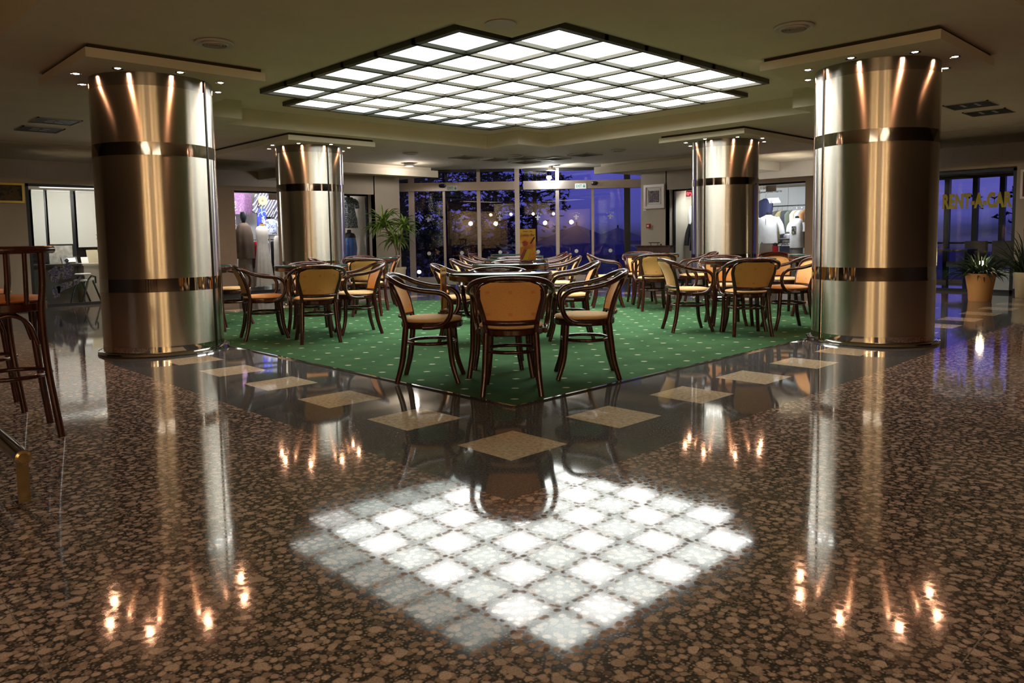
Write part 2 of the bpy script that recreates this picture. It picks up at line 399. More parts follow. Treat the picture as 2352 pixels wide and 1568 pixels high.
# floor: one mesh of tiles, three stones
def cuts(lo, hi, extra): return sorted(set([lo, hi] + [round(e, 4) for e in extra if lo < e < hi]))
HB = .202
e1 = [-.59, 9.6]
for k in range(0, 14): e1 += [.84*k-HB, .84*k+HB]
for c in (8.76,): e1 += [c-HB, c+HB]
fx = cuts(-7.5, 14.7, e1)
fb = MB()
vid = {}
def vtx(x, y):
    if (x, y) not in vid: vid[(x, y)] = len(fb.v); fb.v.append((x, y, 0))
    return vid[(x, y)]
def in_sq(x, y):
    for a, b, lim in ((x, y, 11.0), (y, x, 5.6)):
        if abs(b) < HB and 0 - HB < a < lim:
            k = round(a/.84)
            if abs(a-.84*k) < HB: return True
        if abs(b-8.76) < HB and .6 < a < 7.0:
            k = round(a/.84)
            if abs(a-.84*k) < HB: return True
    return False
for i in range(len(fx)-1):
    for j in range(len(fx)-1):
        x, y = (fx[i]+fx[i+1])/2, (fx[j]+fx[j+1])/2
        mi = 2 if in_sq(x, y) else (1 if (-.59 < x < 9.6 and -.59 < y < 9.6) or (x > 9.6 and -.59 < y < .62) or (y > 9.6 and -.59 < x < .62) or x+y > 15.5 else 0)
        fb.f.append((vtx(fx[i], fx[j]), vtx(fx[i+1], fx[j]), vtx(fx[i+1], fx[j+1]), vtx(fx[i], fx[j+1]))); fb.m.append(mi)
struct(fb.build('floor', [M['granite'], M['dark_granite'], M['beige_stone']], smooth=0))

# carpet with metal edge trim
CP = [(.62, .62), (8.0, .62), (8.0, 5.3), (7.72, 6.1), (6.9, 6.82), (5.5, 7.65), (4.85, 8.0), (4.2, 8.42), (.62, 8.42)]
tag(MB().prism(CP, .0008, .007).build('carpet', M['carpet'], smooth=0), 'green wall-to-floor carpet with small cream motifs under the tables', 'carpet')
tb = MB(); pc = CP+[CP[0]]
for (x0, y0), (x1, y1) in zip(pc, pc[1:]):
    d = Vector((x1-x0, y1-y0, 0)); L = d.length; a = math.atan2(d.y, d.x)
    n = Vector((d.y, -d.x, 0)).normalized()
    tb.obox(Vector(((x0+x1)/2, (y0+y1)/2, .005))+n*.009, (L+.02, .02, .0095), Matrix.Rotation(a, 3, 'Z'))
struct(tb.build('trim_1', M['chrome'], smooth=0))

# ceiling: stepped panels as one height field
def ceil_level(x, y):
    if (x > 8.7 and y > 10.6) or (x > 10.6 and y > 8.7): return None
    if x < -1.25 or y < -1.25: return 3.12
    if 1.25 < x < 7.9 and 1.25 < y < 7.95:
        if x < 1.93 and y < 1.93: return 2.76
        if x < 2.05 and y > 7.4: return 2.76
        if y < 2.05 and x > 7.35: return 2.76
        if x > 7.1 and y > 7.1: return 2.76
        return 3.01
    if x < 3.2 and 11.78 < y < 12.0: return 2.95
    if y < 3.2 and 11.82 < x < 12.04: return 2.95
    return 2.76
cx = cuts(-7.5, 14.7, [-1.25, 1.25, 1.93, 2.05, 7.1, 7.35, 7.4, 7.9, 7.95, 8.7, 10.6, 3.2, 11.78, 12.0, 11.82, 12.04])
cb = MB(); lv = {}
for i in range(len(cx)-1):
    for j in range(len(cx)-1):
        lv[i, j] = ceil_level((cx[i]+cx[i+1])/2, (cx[j]+cx[j+1])/2)
for (i, j), z in lv.items():
    if z is None: continue
    cb.add([(cx[i], cx[j], z), (cx[i], cx[j+1], z), (cx[i+1], cx[j+1], z), (cx[i+1], cx[j], z)], [(0, 1, 2, 3)])
    for di, dj, a, b in ((1, 0, (cx[i+1], cx[j]), (cx[i+1], cx[j+1])), (0, 1, (cx[i], cx[j+1]), (cx[i+1], cx[j+1]))):
        if (i+di, j+dj) in lv:
            z2 = lv[i+di, j+dj]
            z2 = z+.14 if z2 is None else z2
            if abs(z2-z) > 1e-4: cb.add([(*a, z), (*b, z), (*b, z2), (*a, z2)], [(0, 1, 2, 3)])
    for di, dj, a, b in ((-1, 0, (cx[i], cx[j]), (cx[i], cx[j+1])), (0, -1, (cx[i], cx[j]), (cx[i+1], cx[j]))):
        if (i+di, j+dj) in lv and lv[i+di, j+dj] is None: cb.add([(*a, z), (*b, z), (*b, z+.14), (*a, z+.14)], [(0, 1, 2, 3)])
struct(cb.build('ceiling', M['paint'], smooth=0))
vp = [(8.62, 10.52), (10.52, 10.52), (10.52, 8.62), (13.35, 8.62), (13.35, 8.75), (8.75, 13.35), (8.62, 13.35)]
vb = MB().prism(vp, 2.82, 2.92)
for t in (-2.4, -1.2, 0, 1.2, 2.4):   # shallow panel joints of the porch ceiling
    c = Vector((10.4+t*S2, 10.4-t*S2, 2.8195)); vb.obox(c, (.012, 1.6, .003), Matrix.Rotation(R(-45), 3, 'Z'))
struct(vb.build('ceiling_porch', M['paint'], smooth=0))
# square slabs over the columns, each on a small neck with the gap's shade painted in
COLS = [('front left', .10, 5.16), ('front right', 5.12, .13), ('rear left', 3.94, 8.97), ('rear right', 9.12, 4.10)]
for nm, x, y in COLS:
    q = empty('trim_2', (x, y, 0)); struct(q)
    ex, ey = (2.4 if nm == 'rear right' else .8), (2.45 if nm == 'rear left' else .8)
    MB().box(-.8, ex, -.8, ey, 2.645, 2.725).build('slab', M['paint'], q, 0)
    MB().box(-.77, ex-.03, -.77, ey-.03, 2.725, 2.762).build('neck', mat('neck_shade', (.05, .035, .02), .8) if 'neck_shade' not in bpy.data.materials else bpy.data.materials['neck_shade'], q, 0)

# outer walls
T = .12
wl = MB()
for x0, x1 in ((-7.5, .40), (2.35, 4.03), (7.37, 7.40)): wl.box(x0, x1, 12.18, 12.18+T, 0, 2.17)
for x0, x1 in ((.40, 2.35), (4.03, 7.37)): wl.box(x0, x1, 12.18, 12.18+T, 2.125, 2.17)
wl.box(5.78, 7.40, 12.18, 12.3, 2.17, 2.56)
struct(MB().prism([(7.37, 12.18), (8.10, 12.18), (8.74, 13.22), (8.74, 14.7), (7.37, 14.7)], 0, 2.56).build('wall_pier_left', M['wall'], smooth=0))
wl.box(3.1, 3.2, 12.3, 14.7, 0, 2.17)
wl.box(-7.5, 5.78, 12.3, 14.7, 2.17, 2.22)
struct(wl.build('wall_left', M['wall'], smooth=0))
wr = MB()
for y0, y1 in ((-7.5, .50), (2.9, 4.12), (7.43, 7.46)): wr.box(12.25, 12.25+T, y0, y1, 0, 2.17)
for y0, y1 in ((.50, 2.9), (4.12, 7.43)): wr.box(12.25, 12.25+T, y0, y1, 2.125, 2.17)
wr.box(12.25, 12.37, 5.9, 7.46, 2.17, 2.56)
struct(MB().prism([(12.25, 7.43), (14.7, 7.43), (14.7, 8.78), (13.2, 8.78), (12.25, 8.16)], 0, 2.56).build('wall_pier_right', M['wall'], smooth=0))
wr.box(12.37, 14.7, 3.3, 3.4, 0, 2.17)
wr.box(12.37, 14.7, -7.5, 5.9, 2.17, 2.22)
struct(wr.build('wall_right', M['wall'], smooth=0))
# bulkheads beside the entrance
bl = MB(); bl.box(5.78, 8.62, 11.6, 14.7, 2.56, 2.762); bl.box(5.7, 8.75, 11.5, 11.6, 2.53, 2.69)
struct(bl.build('trim_3', M['paint'], smooth=0))
br = MB(); br.box(11.32, 14.7, 5.9, 8.62, 2.56, 2.762); br.box(11.22, 11.32, 5.8, 8.75, 2.53, 2.69)
struct(br.build('trim_3', M['paint'], smooth=0))
struct(MB().box(-7.5, 8.74, 14.7, 14.82, 0, 3.2).build('wall_far_left', M['wall'], smooth=0))
wf = MB()
for y0, y1, z0, z1 in ((-7.5, .2, 0, 3.2), (3.1, 8.78, 0, 3.2), (.2, 3.1, 2.2, 3.2), (.2, 3.1, 0, .06)): wf.box(14.7, 14.82, y0, y1, z0, z1)
struct(wf.build('wall_far_right', M['wall'], smooth=0))
wb = MB(); wb.box(-7.62, -7.5, -7.5, 14.8, 0, 3.2); wb.box(-7.6, 14.8, -7.62, -7.5, 0, 3.2)
struct(wb.build('wall_behind', mat('dark_panelling', (.045, .022, .013), .5), smooth=0))
struct(MB().box(-7.5, .40, 12.165, 12.18, 0, .08).box(2.35, 4.03, 12.165, 12.18, 0, .08).build('baseboard_left', M['black'], smooth=0))
struct(MB().box(12.235, 12.25, -7.5, .5, 0, .08).box(12.235, 12.25, 2.9, 4.12, 0, .08).build('baseboard_right', M['black'], smooth=0))

# ------------------------------------------------------------------ glazed openings in the side walls
def shopfront(name, axis, a0, a1, pos, top, muls, depth=.0):
    """frame and panes of an opening; axis 'x' = in the left wall, 'y' = in the right wall"""
    q = empty(name, (0, 0, 0)); struct(q)
    def bx(mb, u0, u1, d0, d1, z0, z1):
        return mb.box(u0, u1, pos+d0, pos+d1, z0, z1) if axis == 'x' else mb.box(pos+d0, pos+d1, u0, u1, z0, z1)
    f = MB(); bx(f, a0, a0+.05, 0, .06, 0, top); bx(f, a1-.05, a1, 0, .06, 0, top); bx(f, a0, a1, 0, .06, top-.045, top); bx(f, a0, a1, 0, .06, 0, .05)
    f.build('frame', M['black'], q, 0)
    us = [a0+.05]+list(muls)+[a1-.05]
    for u0, u1 in zip(us, us[1:]):
        g = MB(); bx(g, u0+.004, u1-.004, .025, .035, .05, top-.045); g.build('pane', M['clear'], q, 0)
    return q, bx
w1, _ = shopfront('window_1', 'x', .40, 2.35, 12.19, 2.12, [1.62])
w2, bx2 = shopfront('window_2', 'x', 4.03, 7.37, 12.42, 2.14, [5.02, 6.1])
w3, bx3 = shopfront('window_3', 'y', 4.12, 7.43, 12.49, 2.14, [4.98, 6.3])
w4, _ = shopfront('window_4', 'y', .50, 2.9, 12.26, 2.10, [])
for q, ax in ((w2, 'x'), (w3, 'y')):    # floor track and door patches of the shop glass
    c = 12.42 if ax == 'x' else 12.49
    for u in ((5.02, 6.1) if ax == 'x' else (4.98, 6.3)):
        for z0, z1 in ((.05, .17), (1.96, 2.09)):
            m = MB(); (m.box(u-.12, u+.1, c+.015, c+.045, z0, z1) if ax == 'x' else m.box(c+.015, c+.045, u-.1, u+.12, z0, z1)); m.build('patch_fitting', M['dark_steel'], q, 0)
# lettering on the car-hire glass
t = text('lettering', 'RENT-A-CAR', .335, M['yellow'], w4, (12.275, 1.10, 1.57), (90, 0, -90), .0015, .018, sx=.51, sp=1.08)
# cyclist decal on the office glass
dm = splotch_mat('decal_print', [(.10, .10, .14), (.05, .06, .16), (.22, .20, .20), (.03, .03, .05)], 14)
dc = MB()
for pts in ([(.66, .62), (.80, .72), (.86, .58), (.80, .40), (.70, .46)], [(.84, .66), (.98, .78), (1.07, .66), (1.02, .50), (.90, .46)], [(.92, .80), (.97, .84), (1.0, .79), (.95, .75)], [(.78, .36), (.90, .42), (1.10, .44), (1.2, .54), (1.12, .38), (.92, .30), (.80, .22)], [(.70, .34), (.84, .36), (.82, .18), (.72, .14)]):
    n = len(pts); v = [(x, 12.212, z) for x, z in pts]+[(x, 12.2145, z) for x, z in pts]
    dc.add(v, [tuple(range(n)), tuple(range(2*n-1, n-1, -1))]+[(i, n+i, n+(i+1) % n, (i+1) % n) for i in range(n)])
dc.build('glass_decal', dm, w1, 0)
# shop name strip of small letters on the right shop glass
ink = mat('grey_letters', (.12, .12, .14), .6)
text('lettering', 'ж и в от 5.00в', .075, ink, w3, (12.505, 5.30, 2.03), (90, 0, -90), .001, .001)
text('lettering', 'МСП Калина Димитрова Тарев', .06, ink, w3, (12.505, 5.20, 1.955), (90, 0, -90), .001, .001)
# windows at the back of the side rooms
w5 = struct(empty('window_5'))
f = MB()
for y in (.2, 1.22, 1.69, 2.2, 3.04): f.box(14.66, 14.8, y, y+.09, .06, 2.2)
f.box(14.66, 14.8, .2, 3.1, 2.12, 2.2); f.box(14.7, 14.74, .2, 3.1, .80, .84)
f.build('frame', M['black'], w5, 0)
for y0, y1 in ((.29, 1.22), (1.31, 1.69), (1.78, 2.2), (2.29, 3.04)): MB().box(14.74, 14.75, y0, y1, .06, 2.12).build('pane', M['clear'], w5, 0)
w6 = struct(empty('window_6'))
MB().box(.2, 3.0, 14.66, 14.69, .7, 2.16).build('pane', mat('night_pane', (.01, .01, .012), .1), w6, 0)
f = MB()
for x in (.45, 1.20, 1.70, 2.2): f.box(x-.035, x+.035, 14.60, 14.66, .0, 2.16)
f.box(.2, 3.0, 14.60, 14.66, .66, .72)
f.build('frame', M['black'], w6, 0)
for i, (x0, x1, lab) in enumerate(((.98, 1.19, 'narrow white roller blind behind the office glass, nearest the wall'), (1.25, 1.66, 'wide white roller blind at the middle of the office window'), (1.76, 2.16, 'white roller blind behind the dried flowers in the office'))):
    b_ = tag(empty('roller_blind', ((x0+x1)/2, 14.55, 1.03)), lab, 'blind', 'office roller blinds')
    w = (x1-x0)/2
    MB().box(-w, w, -.004, .004, 0, 1.12).build('cloth', M['blind'], b_, 0)
    MB().tube([(-w, 0, 0), (w, 0, 0)], .014, 8).build('bottom_bar', M['white'], b_)
    MB().tube([(-w, .01, 1.12), (w, .01, 1.12)], .03, 10).build('roller', M['white'], b_)

# ------------------------------------------------------------------ entrance facade (two sliding-door bays)
FC = (10.97, 11.03, 0)
def facade_part(name): return struct(empty(name, FC, -45))
UP = 2.84
for nm, u0, u1, ms, side in (('door_1', -3.12, -.10, (-2.735, -1.905, -1.02), -1), ('door_2', .12, 3.12, (.983, 1.875, 2.756), 1)):
    q = facade_part(nm)
    MB().box(u0, u1, -.10, .04, 2.285, 2.495).build('header', M['alu'] if side < 0 else M['alu'], q, 0)
    for k, m in enumerate(ms):
        outer = (k == (0 if side < 0 else 2)); inner = (k == (2 if side < 0 else 0))
        w = .075 if outer else (.045 if inner else .03)
        MB().box(m-w, m+w, -.03, .05, 0.02, UP if (outer or inner) else 2.285).build('mullion', M['alu'] if side < 0 or inner else M['black'] if outer else M['alu'], q, 0)
    MB().box(u0, u1, -.02, .03, 0, .10).build('bottom_rail', M['alu'], q, 0)
    MB().box(u0+.3 if side < 0 else u0, u1 if side < 0 else u1-.3, -.03, .05, UP-.09, UP).build('top_rail', M['black'], q, 0)
    es = [u0]+list(ms)+[u1]
    for a, b in zip(es, es[1:]):
        if b-a > .1:
            MB().box(a+.02, b-.02, 0, .008, .10, 2.285).build('glass_pane', M['facade'], q, 0)
            MB().box(a+.02, b-.02, 0, .008, 2.495, UP+.02).build('transom_pane', M['facade'], q, 0)
    # safety dots and frosted lily crests on the glass
    for c in ((-2.32, -1.475, -.492) if side < 0 else (.478, 1.458, 2.325)):
        d_ = MB(); n = 20
        v = [(c+.048*math.cos(2*math.pi*i/n), -.006, .708+.048*math.sin(2*math.pi*i/n)) for i in range(n)]+[(c+.048*math.cos(2*math.pi*i/n), -.001, .708+.048*math.sin(2*math.pi*i/n)) for i in range(n)]
        d_.add(v, [tuple(range(n)), tuple(range(2*n-1, n-1, -1))]+[(i, n+i, n+(i+1) % n, (i+1) % n) for i in range(n)])
        d_.build('safety_dot', M['white'], q, 0)
        s_ = MB()
        polys = [[(0, .085), (.026, .045), (.018, .012), (.03, -.045), (-.03, -.045), (-.018, .012), (-.026, .045)], [(.02, .03), (.06, .045), (.068, .02), (.05, .008), (.02, .012)], [(-.02, .03), (-.06, .045), (-.068, .02), (-.05, .008), (-.02, .012)]]
        for k in range(4):
            a = R(48+28*k); polys.append([(.115*math.cos(a)+.011*math.cos(2*math.pi*i/6), .02+.11*math.sin(a)+.011*math.sin(2*math.pi*i/6)) for i in range(6)])
        for P in polys:
            n = len(P); v = [(c+x, -.004, 1.56+z) for x, z in P]+[(c+x, -.001, 1.56+z) for x, z in P]
            s_.add(v, [tuple(range(n)), tuple(range(2*n-1, n-1, -1))]+[(i, n+i, n+(i+1) % n, (i+1) % n) for i in range(n)])
        s_.build('lily_crest', M['frost'], q, 0)
q = facade_part('door_3')
MB().box(-.10, .02, -.04, .06, 0, UP+.02).build('post', M['alu'], q, 0)
MB().box(-.16, .16, -.02, .05, 2.28, 2.36).build('bracket', M['black'], q, 0)
MB().box(-3.2, 3.2, .05, .16, UP, 3.2).build('fascia', M['black'], q, 0)
for u, z, lab in ((-1.68, 2.345, 'green and white exit sign on the left door header'), (1.57, 2.345, 'green and white exit sign on the right door header')):
    e = tag(empty('exit_sign', (FC[0]+u*S2-.115*S2, FC[1]-u*S2-.115*S2, z), -45), lab, 'sign')
    MB().box(-.14, .14, -.008, .008, -.066, .066).build('plate', M['white'], e, 0)
    text('lettering', 'EXIT', .10, M['green_ink'], e, (-.045, -.0095, 0), (90, 0, 0), .0008, .0012, sx=.72)
    a_ = MB(); P = [(.075, .04), (.095, .04), (.095, .0), (.125, .012), (.085, -.042), (.045, .012), (.075, .0)]
    n = len(P); a_.add([(x, -.0095, z_) for x, z_ in P]+[(x, -.0082, z_) for x, z_ in P], [tuple(range(n)), tuple(range(2*n-1, n-1, -1))]+[(i, n+i, n+(i+1) % n, (i+1) % n) for i in range(n)])
    a_.build('arrow', M['green_ink'], e, 0)
for u, lab in ((-1.93, 'small black motion sensor left of the left exit sign'), (1.92, 'black motion sensor right of the right exit sign')):
    e = tag(empty('door_sensor', (FC[0]+u*S2-.11*S2, FC[1]-u*S2-.11*S2, 2.41), -45), lab, 'sensor')
    MB().lathe([(.001, -.05), (.05, -.045), (.075, -.01), (.07, .03), (.04, .045), (.001, .047)], 20, (0, -.03, 0), 1.2, .8).build('housing', M['black'], e)
    MB().box(-.05, .05, -.02, .012, -.02, .04).build('mount', M['black'], e, 0)

# ------------------------------------------------------------------ luminous ceiling
LO, LC, LZ = (1.915, 1.96), .6435, 2.985
lum = tag(empty('luminous_ceiling_light', (LO[0], LO[1], LZ)), 'big stepped square luminous ceiling of backlit glass panels in a dark grid', 'ceiling light')
E = {}
def panel_mat(s, col):
    k = (round(s, 2), col)
    if k not in E: E[k] = emit('lit_panel_%d' % len(E), col, s)
    return E[k]
cells = [(i, j) for i in range(8) for j in range(8) if (i, j) not in ((0, 0), (7, 7), (0, 7), (7, 0))]
pb = MB().box(.035, LC-.035, .035, LC-.035, .0, .012)
pme = {}
for i, j in cells:
    if i == 0: s, c = 2.1, (.93, 1, .90)
    elif j == 7 and i > 1: s, c = 2.0+.7*(i == 2), (.86, .98, .90)
    elif (i+j) % 2 == 0: s, c = 9.0, (1.0, 1.0, .95)
    elif (i, j) in ((6, 6), (5, 6)): s, c = 5.0, (.85, 1, .98)
    else: s, c = 6.6, (.95, 1.0, .93)
    if i == 1 and j == 7: s = 3.0
    o = MB().box(.03, LC-.03, .03, LC-.03, 0, .012).build('light_panel', panel_mat(s, c), lum, 0)
    o.location = (i*LC, j*LC, 0)
gb = MB()
def has(i, j): return (i, j) in cells
for k in range(9):
    for j in range(8):
        if has(k-1, j) or has(k, j):
            w = .034 if not (has(k-1, j) and has(k, j)) else .028
            gb.box(k*LC-w, k*LC+w, j*LC-.028, (j+1)*LC+.028, -.035, .02)
        if has(j, k-1) or has(j, k):
            w = .034 if not (has(j, k-1) and has(j, k)) else .028
            gb.box(j*LC-.028, (j+1)*LC+.028, k*LC-w, k*LC+w, -.0348, .0198)
gb.build('grid_frame', M['grid'], lum, 0)

# ------------------------------------------------------------------ steel columns
def column(nm, x, y, seam_deg, lab):
    c = tag(empty('steel_column', (x, y, 0)), lab, 'column', kind='thing')
    r = .557
    def ring(name, z0, z1, m, rr=r):
        MB().lathe([(rr-.02, z0), (rr, z0), (rr, z1), (rr-.02, z1)], 128).build(name, m, c, 30)
    pr = [(.565, 0), (.605, 0), (.612, .012), (.606, .028), (.585, .036), (.56, .038)]
    MB().lathe(pr, 128).build('base_ring', M['chrome'], c)
    ring('plinth', .03, .092, M['polish'], r+.002)
    ring('shaft', .092, .612, M['steel']); ring('band', .612, .738, M['polish'], r+.002)
    ring('shaft', .738, 1.892, M['steel']); ring('band', 1.892, 2.010, M['polish'], r+.002)
    ring('shaft', 2.010, 2.525, M['steel']); ring('collar', 2.525, 2.648, M['dark_steel'], r-.004)
    a = R(seam_deg); rot = Matrix.Rotation(a, 3, 'Z')
    MB().obox((r*math.cos(a), r*math.sin(a), 1.34), (.012, .022, 2.6), rot).build('seam_strip', M['seam'], c, 0)
    MB().obox((r*math.cos(a+.02), r*math.sin(a+.02), 1.34), (.008, .006, 2.6), Matrix.Rotation(a+.02, 3, 'Z')).build('seam_edge', M['chrome'], c, 0)
SEAM = {'front left': -53, 'front right': 146, 'rear left': -88, 'rear right': 175}
CLAB = {'front left': 'big brushed steel column at the front left beside the bar stools', 'front right': 'big brushed steel column at the front right before the car-hire window', 'rear left': 'steel column at the rear left before the lit clothes shop', 'rear right': 'steel column at the rear right between picture and shirt shop'}
VIEW = {}
lamp_disc = emit('halogen_glow', (1.0, .60, .42), 110, False)
SPOTS = []
CAMXY = (-2.666, -2.774)
CLK = ['nearest the room\'s front edge', 'front and right', 'right', 'back and right', 'behind', 'back and left', 'left', 'front and left']
for nm, x, y in COLS:
    column(nm, x, y, SEAM[nm], CLAB[nm])
    va = math.atan2(CAMXY[1]-y, CAMXY[0]-x)
    for k in range(8):
        a = R(45*k+2)
        rel = ((a-va) % (2*math.pi))/(2*math.pi)*8
        w = CLK[int(round(rel)) % 8]
        s = tag(empty('halogen_spotlight', (x+.675*math.cos(a), y+.675*math.sin(a), 2.645)), 'halogen spotlight in the slab of the %s column, on its %s side' % (nm, w) if 'edge' not in w else 'halogen spotlight in the slab of the %s column, nearest the viewer' % nm, 'spotlight', 'spotlights round the %s column' % nm)
        MB().lathe([(.026, -.001), (.048, -.006), (.05, -.002), (.046, .0)], 20).build('rim', M['chrome'], s)
        MB().lathe([(.001, -.0035), (.019, -.0035), (.026, -.001)], 16).build('lamp', lamp_disc, s)
        SPOTS.append((x+.675*math.cos(a), y+.675*math.sin(a), 2.635, nm))
for x, y, z, nm in SPOTS:
    L = bpy.data.lights.new('halogen_beam', 'SPOT'); L.energy = 17; L.color = (1.0, .42, .20); L.spot_size = R(172); L.spot_blend = .9; L.shadow_soft_size = .02
    o = bpy.data.objects.new('halogen_beam', L); COL.objects.link(o); o.location = (x, y, z)

# ------------------------------------------------------------------ ceiling fittings
def round_vent(x, y, z, r, lab, open_):
    v = tag(empty('round_air_vent', (x, y, z)), lab, 'air vent', 'round ceiling vents')
    if open_:
        MB().lathe([(r*.8, 0), (r, -.004), (r*1.02, -.014), (r*.94, -.022), (r*.8, -.012)], 40).build('rim', M['vent'], v)
        for k in range(4):
            a = r*(.74-.17*k); MB().lathe([(a, -.002), (a*.9, -.03), (a*.86, -.03), (a*.95, -.002)], 36).build('cone', M['vent'], v)
        MB().lathe([(.001, -.001), (r*.8, -.001), (r*.8, 0)], 36).build('throat', M['dark'], v)
    else:
        MB().lathe([(r*.88, 0), (r, -.004), (r, -.012), (r*.88, -.012)], 40).build('rim', M['vent'], v)
        MB().lathe([(.001, -.008), (r*.88, -.008), (r*.88, 0)], 40).build('cover', M['paint'], v)
round_vent(1.565, 1.68, 2.76, .125, 'flat round speaker cover at the near corner of the luminous ceiling', False)
round_vent(.11, 3.67, 2.76, .155, 'round air diffuser in the ceiling above the front left column', True)
round_vent(3.44, .165, 2.76, .155, 'round air diffuser in the ceiling beside the front right column', True)
round_vent(6.36, 9.36, 2.76, .15, 'round air diffuser between rear left column and entrance', True)
round_vent(9.33, 6.56, 2.76, .15, 'round air diffuser between rear right column and entrance', True)
round_vent(8.35, 8.45, 2.76, .13, 'small dark round vent in the ceiling just behind the coffer corner', True)
gl_ = [(7.76, 9.34, 'leftmost square ceiling grille before the entrance'), (8.57, 9.30, 'square ceiling grille second from left before the entrance'), (8.9, 8.75, 'square ceiling grille nearest the coffer corner before the entrance'), (9.5, 8.43, 'square ceiling grille second from right before the entrance'), (9.45, 7.52, 'rightmost square ceiling grille before the entrance'), (9.5, 9.33, 'square ceiling grille closest to the glass doors')]
for x, y, lab in gl_:
    v = tag(empty('square_grille', (x, y, 2.76)), lab, 'air vent', 'square ceiling grilles before the entrance')
    f = MB(); h = .26
    f.box(-h, h, -h, -h+.03, -.014, 0); f.box(-h, h, h-.03, h, -.014, 0); f.box(-h, -h+.03, -h, h, -.0138, 0); f.box(h-.03, h, -h, h, -.0138, 0); f.build('frame', M['vent'], v, 0)
    s_ = MB()
    for k in range(7): s_.obox((0, -.195+.065*k, -.006), (.46, .035, .004), Matrix.Rotation(R(25), 3, 'X'))
    s_.build('louvres', M['vent'], v, 0); MB().box(-.23, .23, -.23, .23, -.0015, 0).build('backing', mat('grille_grey', (.22, .21, .19), .7) if 'grille_grey' not in bpy.data.materials else bpy.data.materials['grille_grey'], v, 0)
for x, y, z, lab, rz in ((.18, 9.1, 2.76, 'framed square ceiling outlet left of the front left column, nearer one', 0), (.2, 10.05, 2.76, 'framed square ceiling outlet left of the front left column, farther one', 0), (9.05, .36, 2.76, 'framed square ceiling outlet right of the front right column, nearer one', 0), (9.95, .37, 2.76, 'framed square ceiling outlet right of the front right column, farther one', 0)):
    v = tag(empty('ceiling_outlet', (x, y, z), rz), lab, 'ceiling outlet', 'framed ceiling outlets near the side walls')
    f = MB(); h = .27
    f.box(-h, h, -h, -h+.022, -.012, 0); f.box(-h, h, h-.022, h, -.012, 0); f.box(-h, -h+.022, -h, h, -.0118, 0); f.box(h-.022, h, -h, h, -.0118, 0); f.build('frame', M['chrome'], v, 0)
    MB().box(-h+.02, h-.02, -h+.02, h-.02, -.004, 0).build('panel', M['dark'], v, 0)
    for a, b in ((-.08, -.07), (-.08, .07), (.09, -.06), (.09, .06)): MB().box(b-.05, b+.05, a-.02, a+.02, -.007, -.004).build('slot', M['vent'], v, 0)
def porch_lamp(x, y, z, lab, en, col):
    v = tag(empty('porch_downlight', (x, y, z)), lab, 'ceiling lamp')
    MB().lathe([(.001, .09), (.05, .09), (.05, .0), (.115, -.004), (.12, -.05), (.10, -.055)], 28).build('rim', M['alu'], v)
    MB().lathe([(.001, -.05), (.10, -.05), (.10, -.04)], 24).build('lamp', emit('porch_glow', (1, .97, .93), 25, False), v)
    L = bpy.data.lights.new('porch_light', 'POINT'); L.energy = en; L.color = col; L.shadow_soft_size = .07
    o = bpy.data.objects.new('porch_light', L); COL.objects.link(o); o.location = (x, y, z-.10)
porch_lamp(7.52, 10.98, 2.74, 'bright downlight at the porch ceiling left by the fascia end', 20, (1, .90, .84))
porch_lamp(11.0, 9.92, 2.74, 'bright white downlight over the right glass door', 62, (.98, 1, 1))

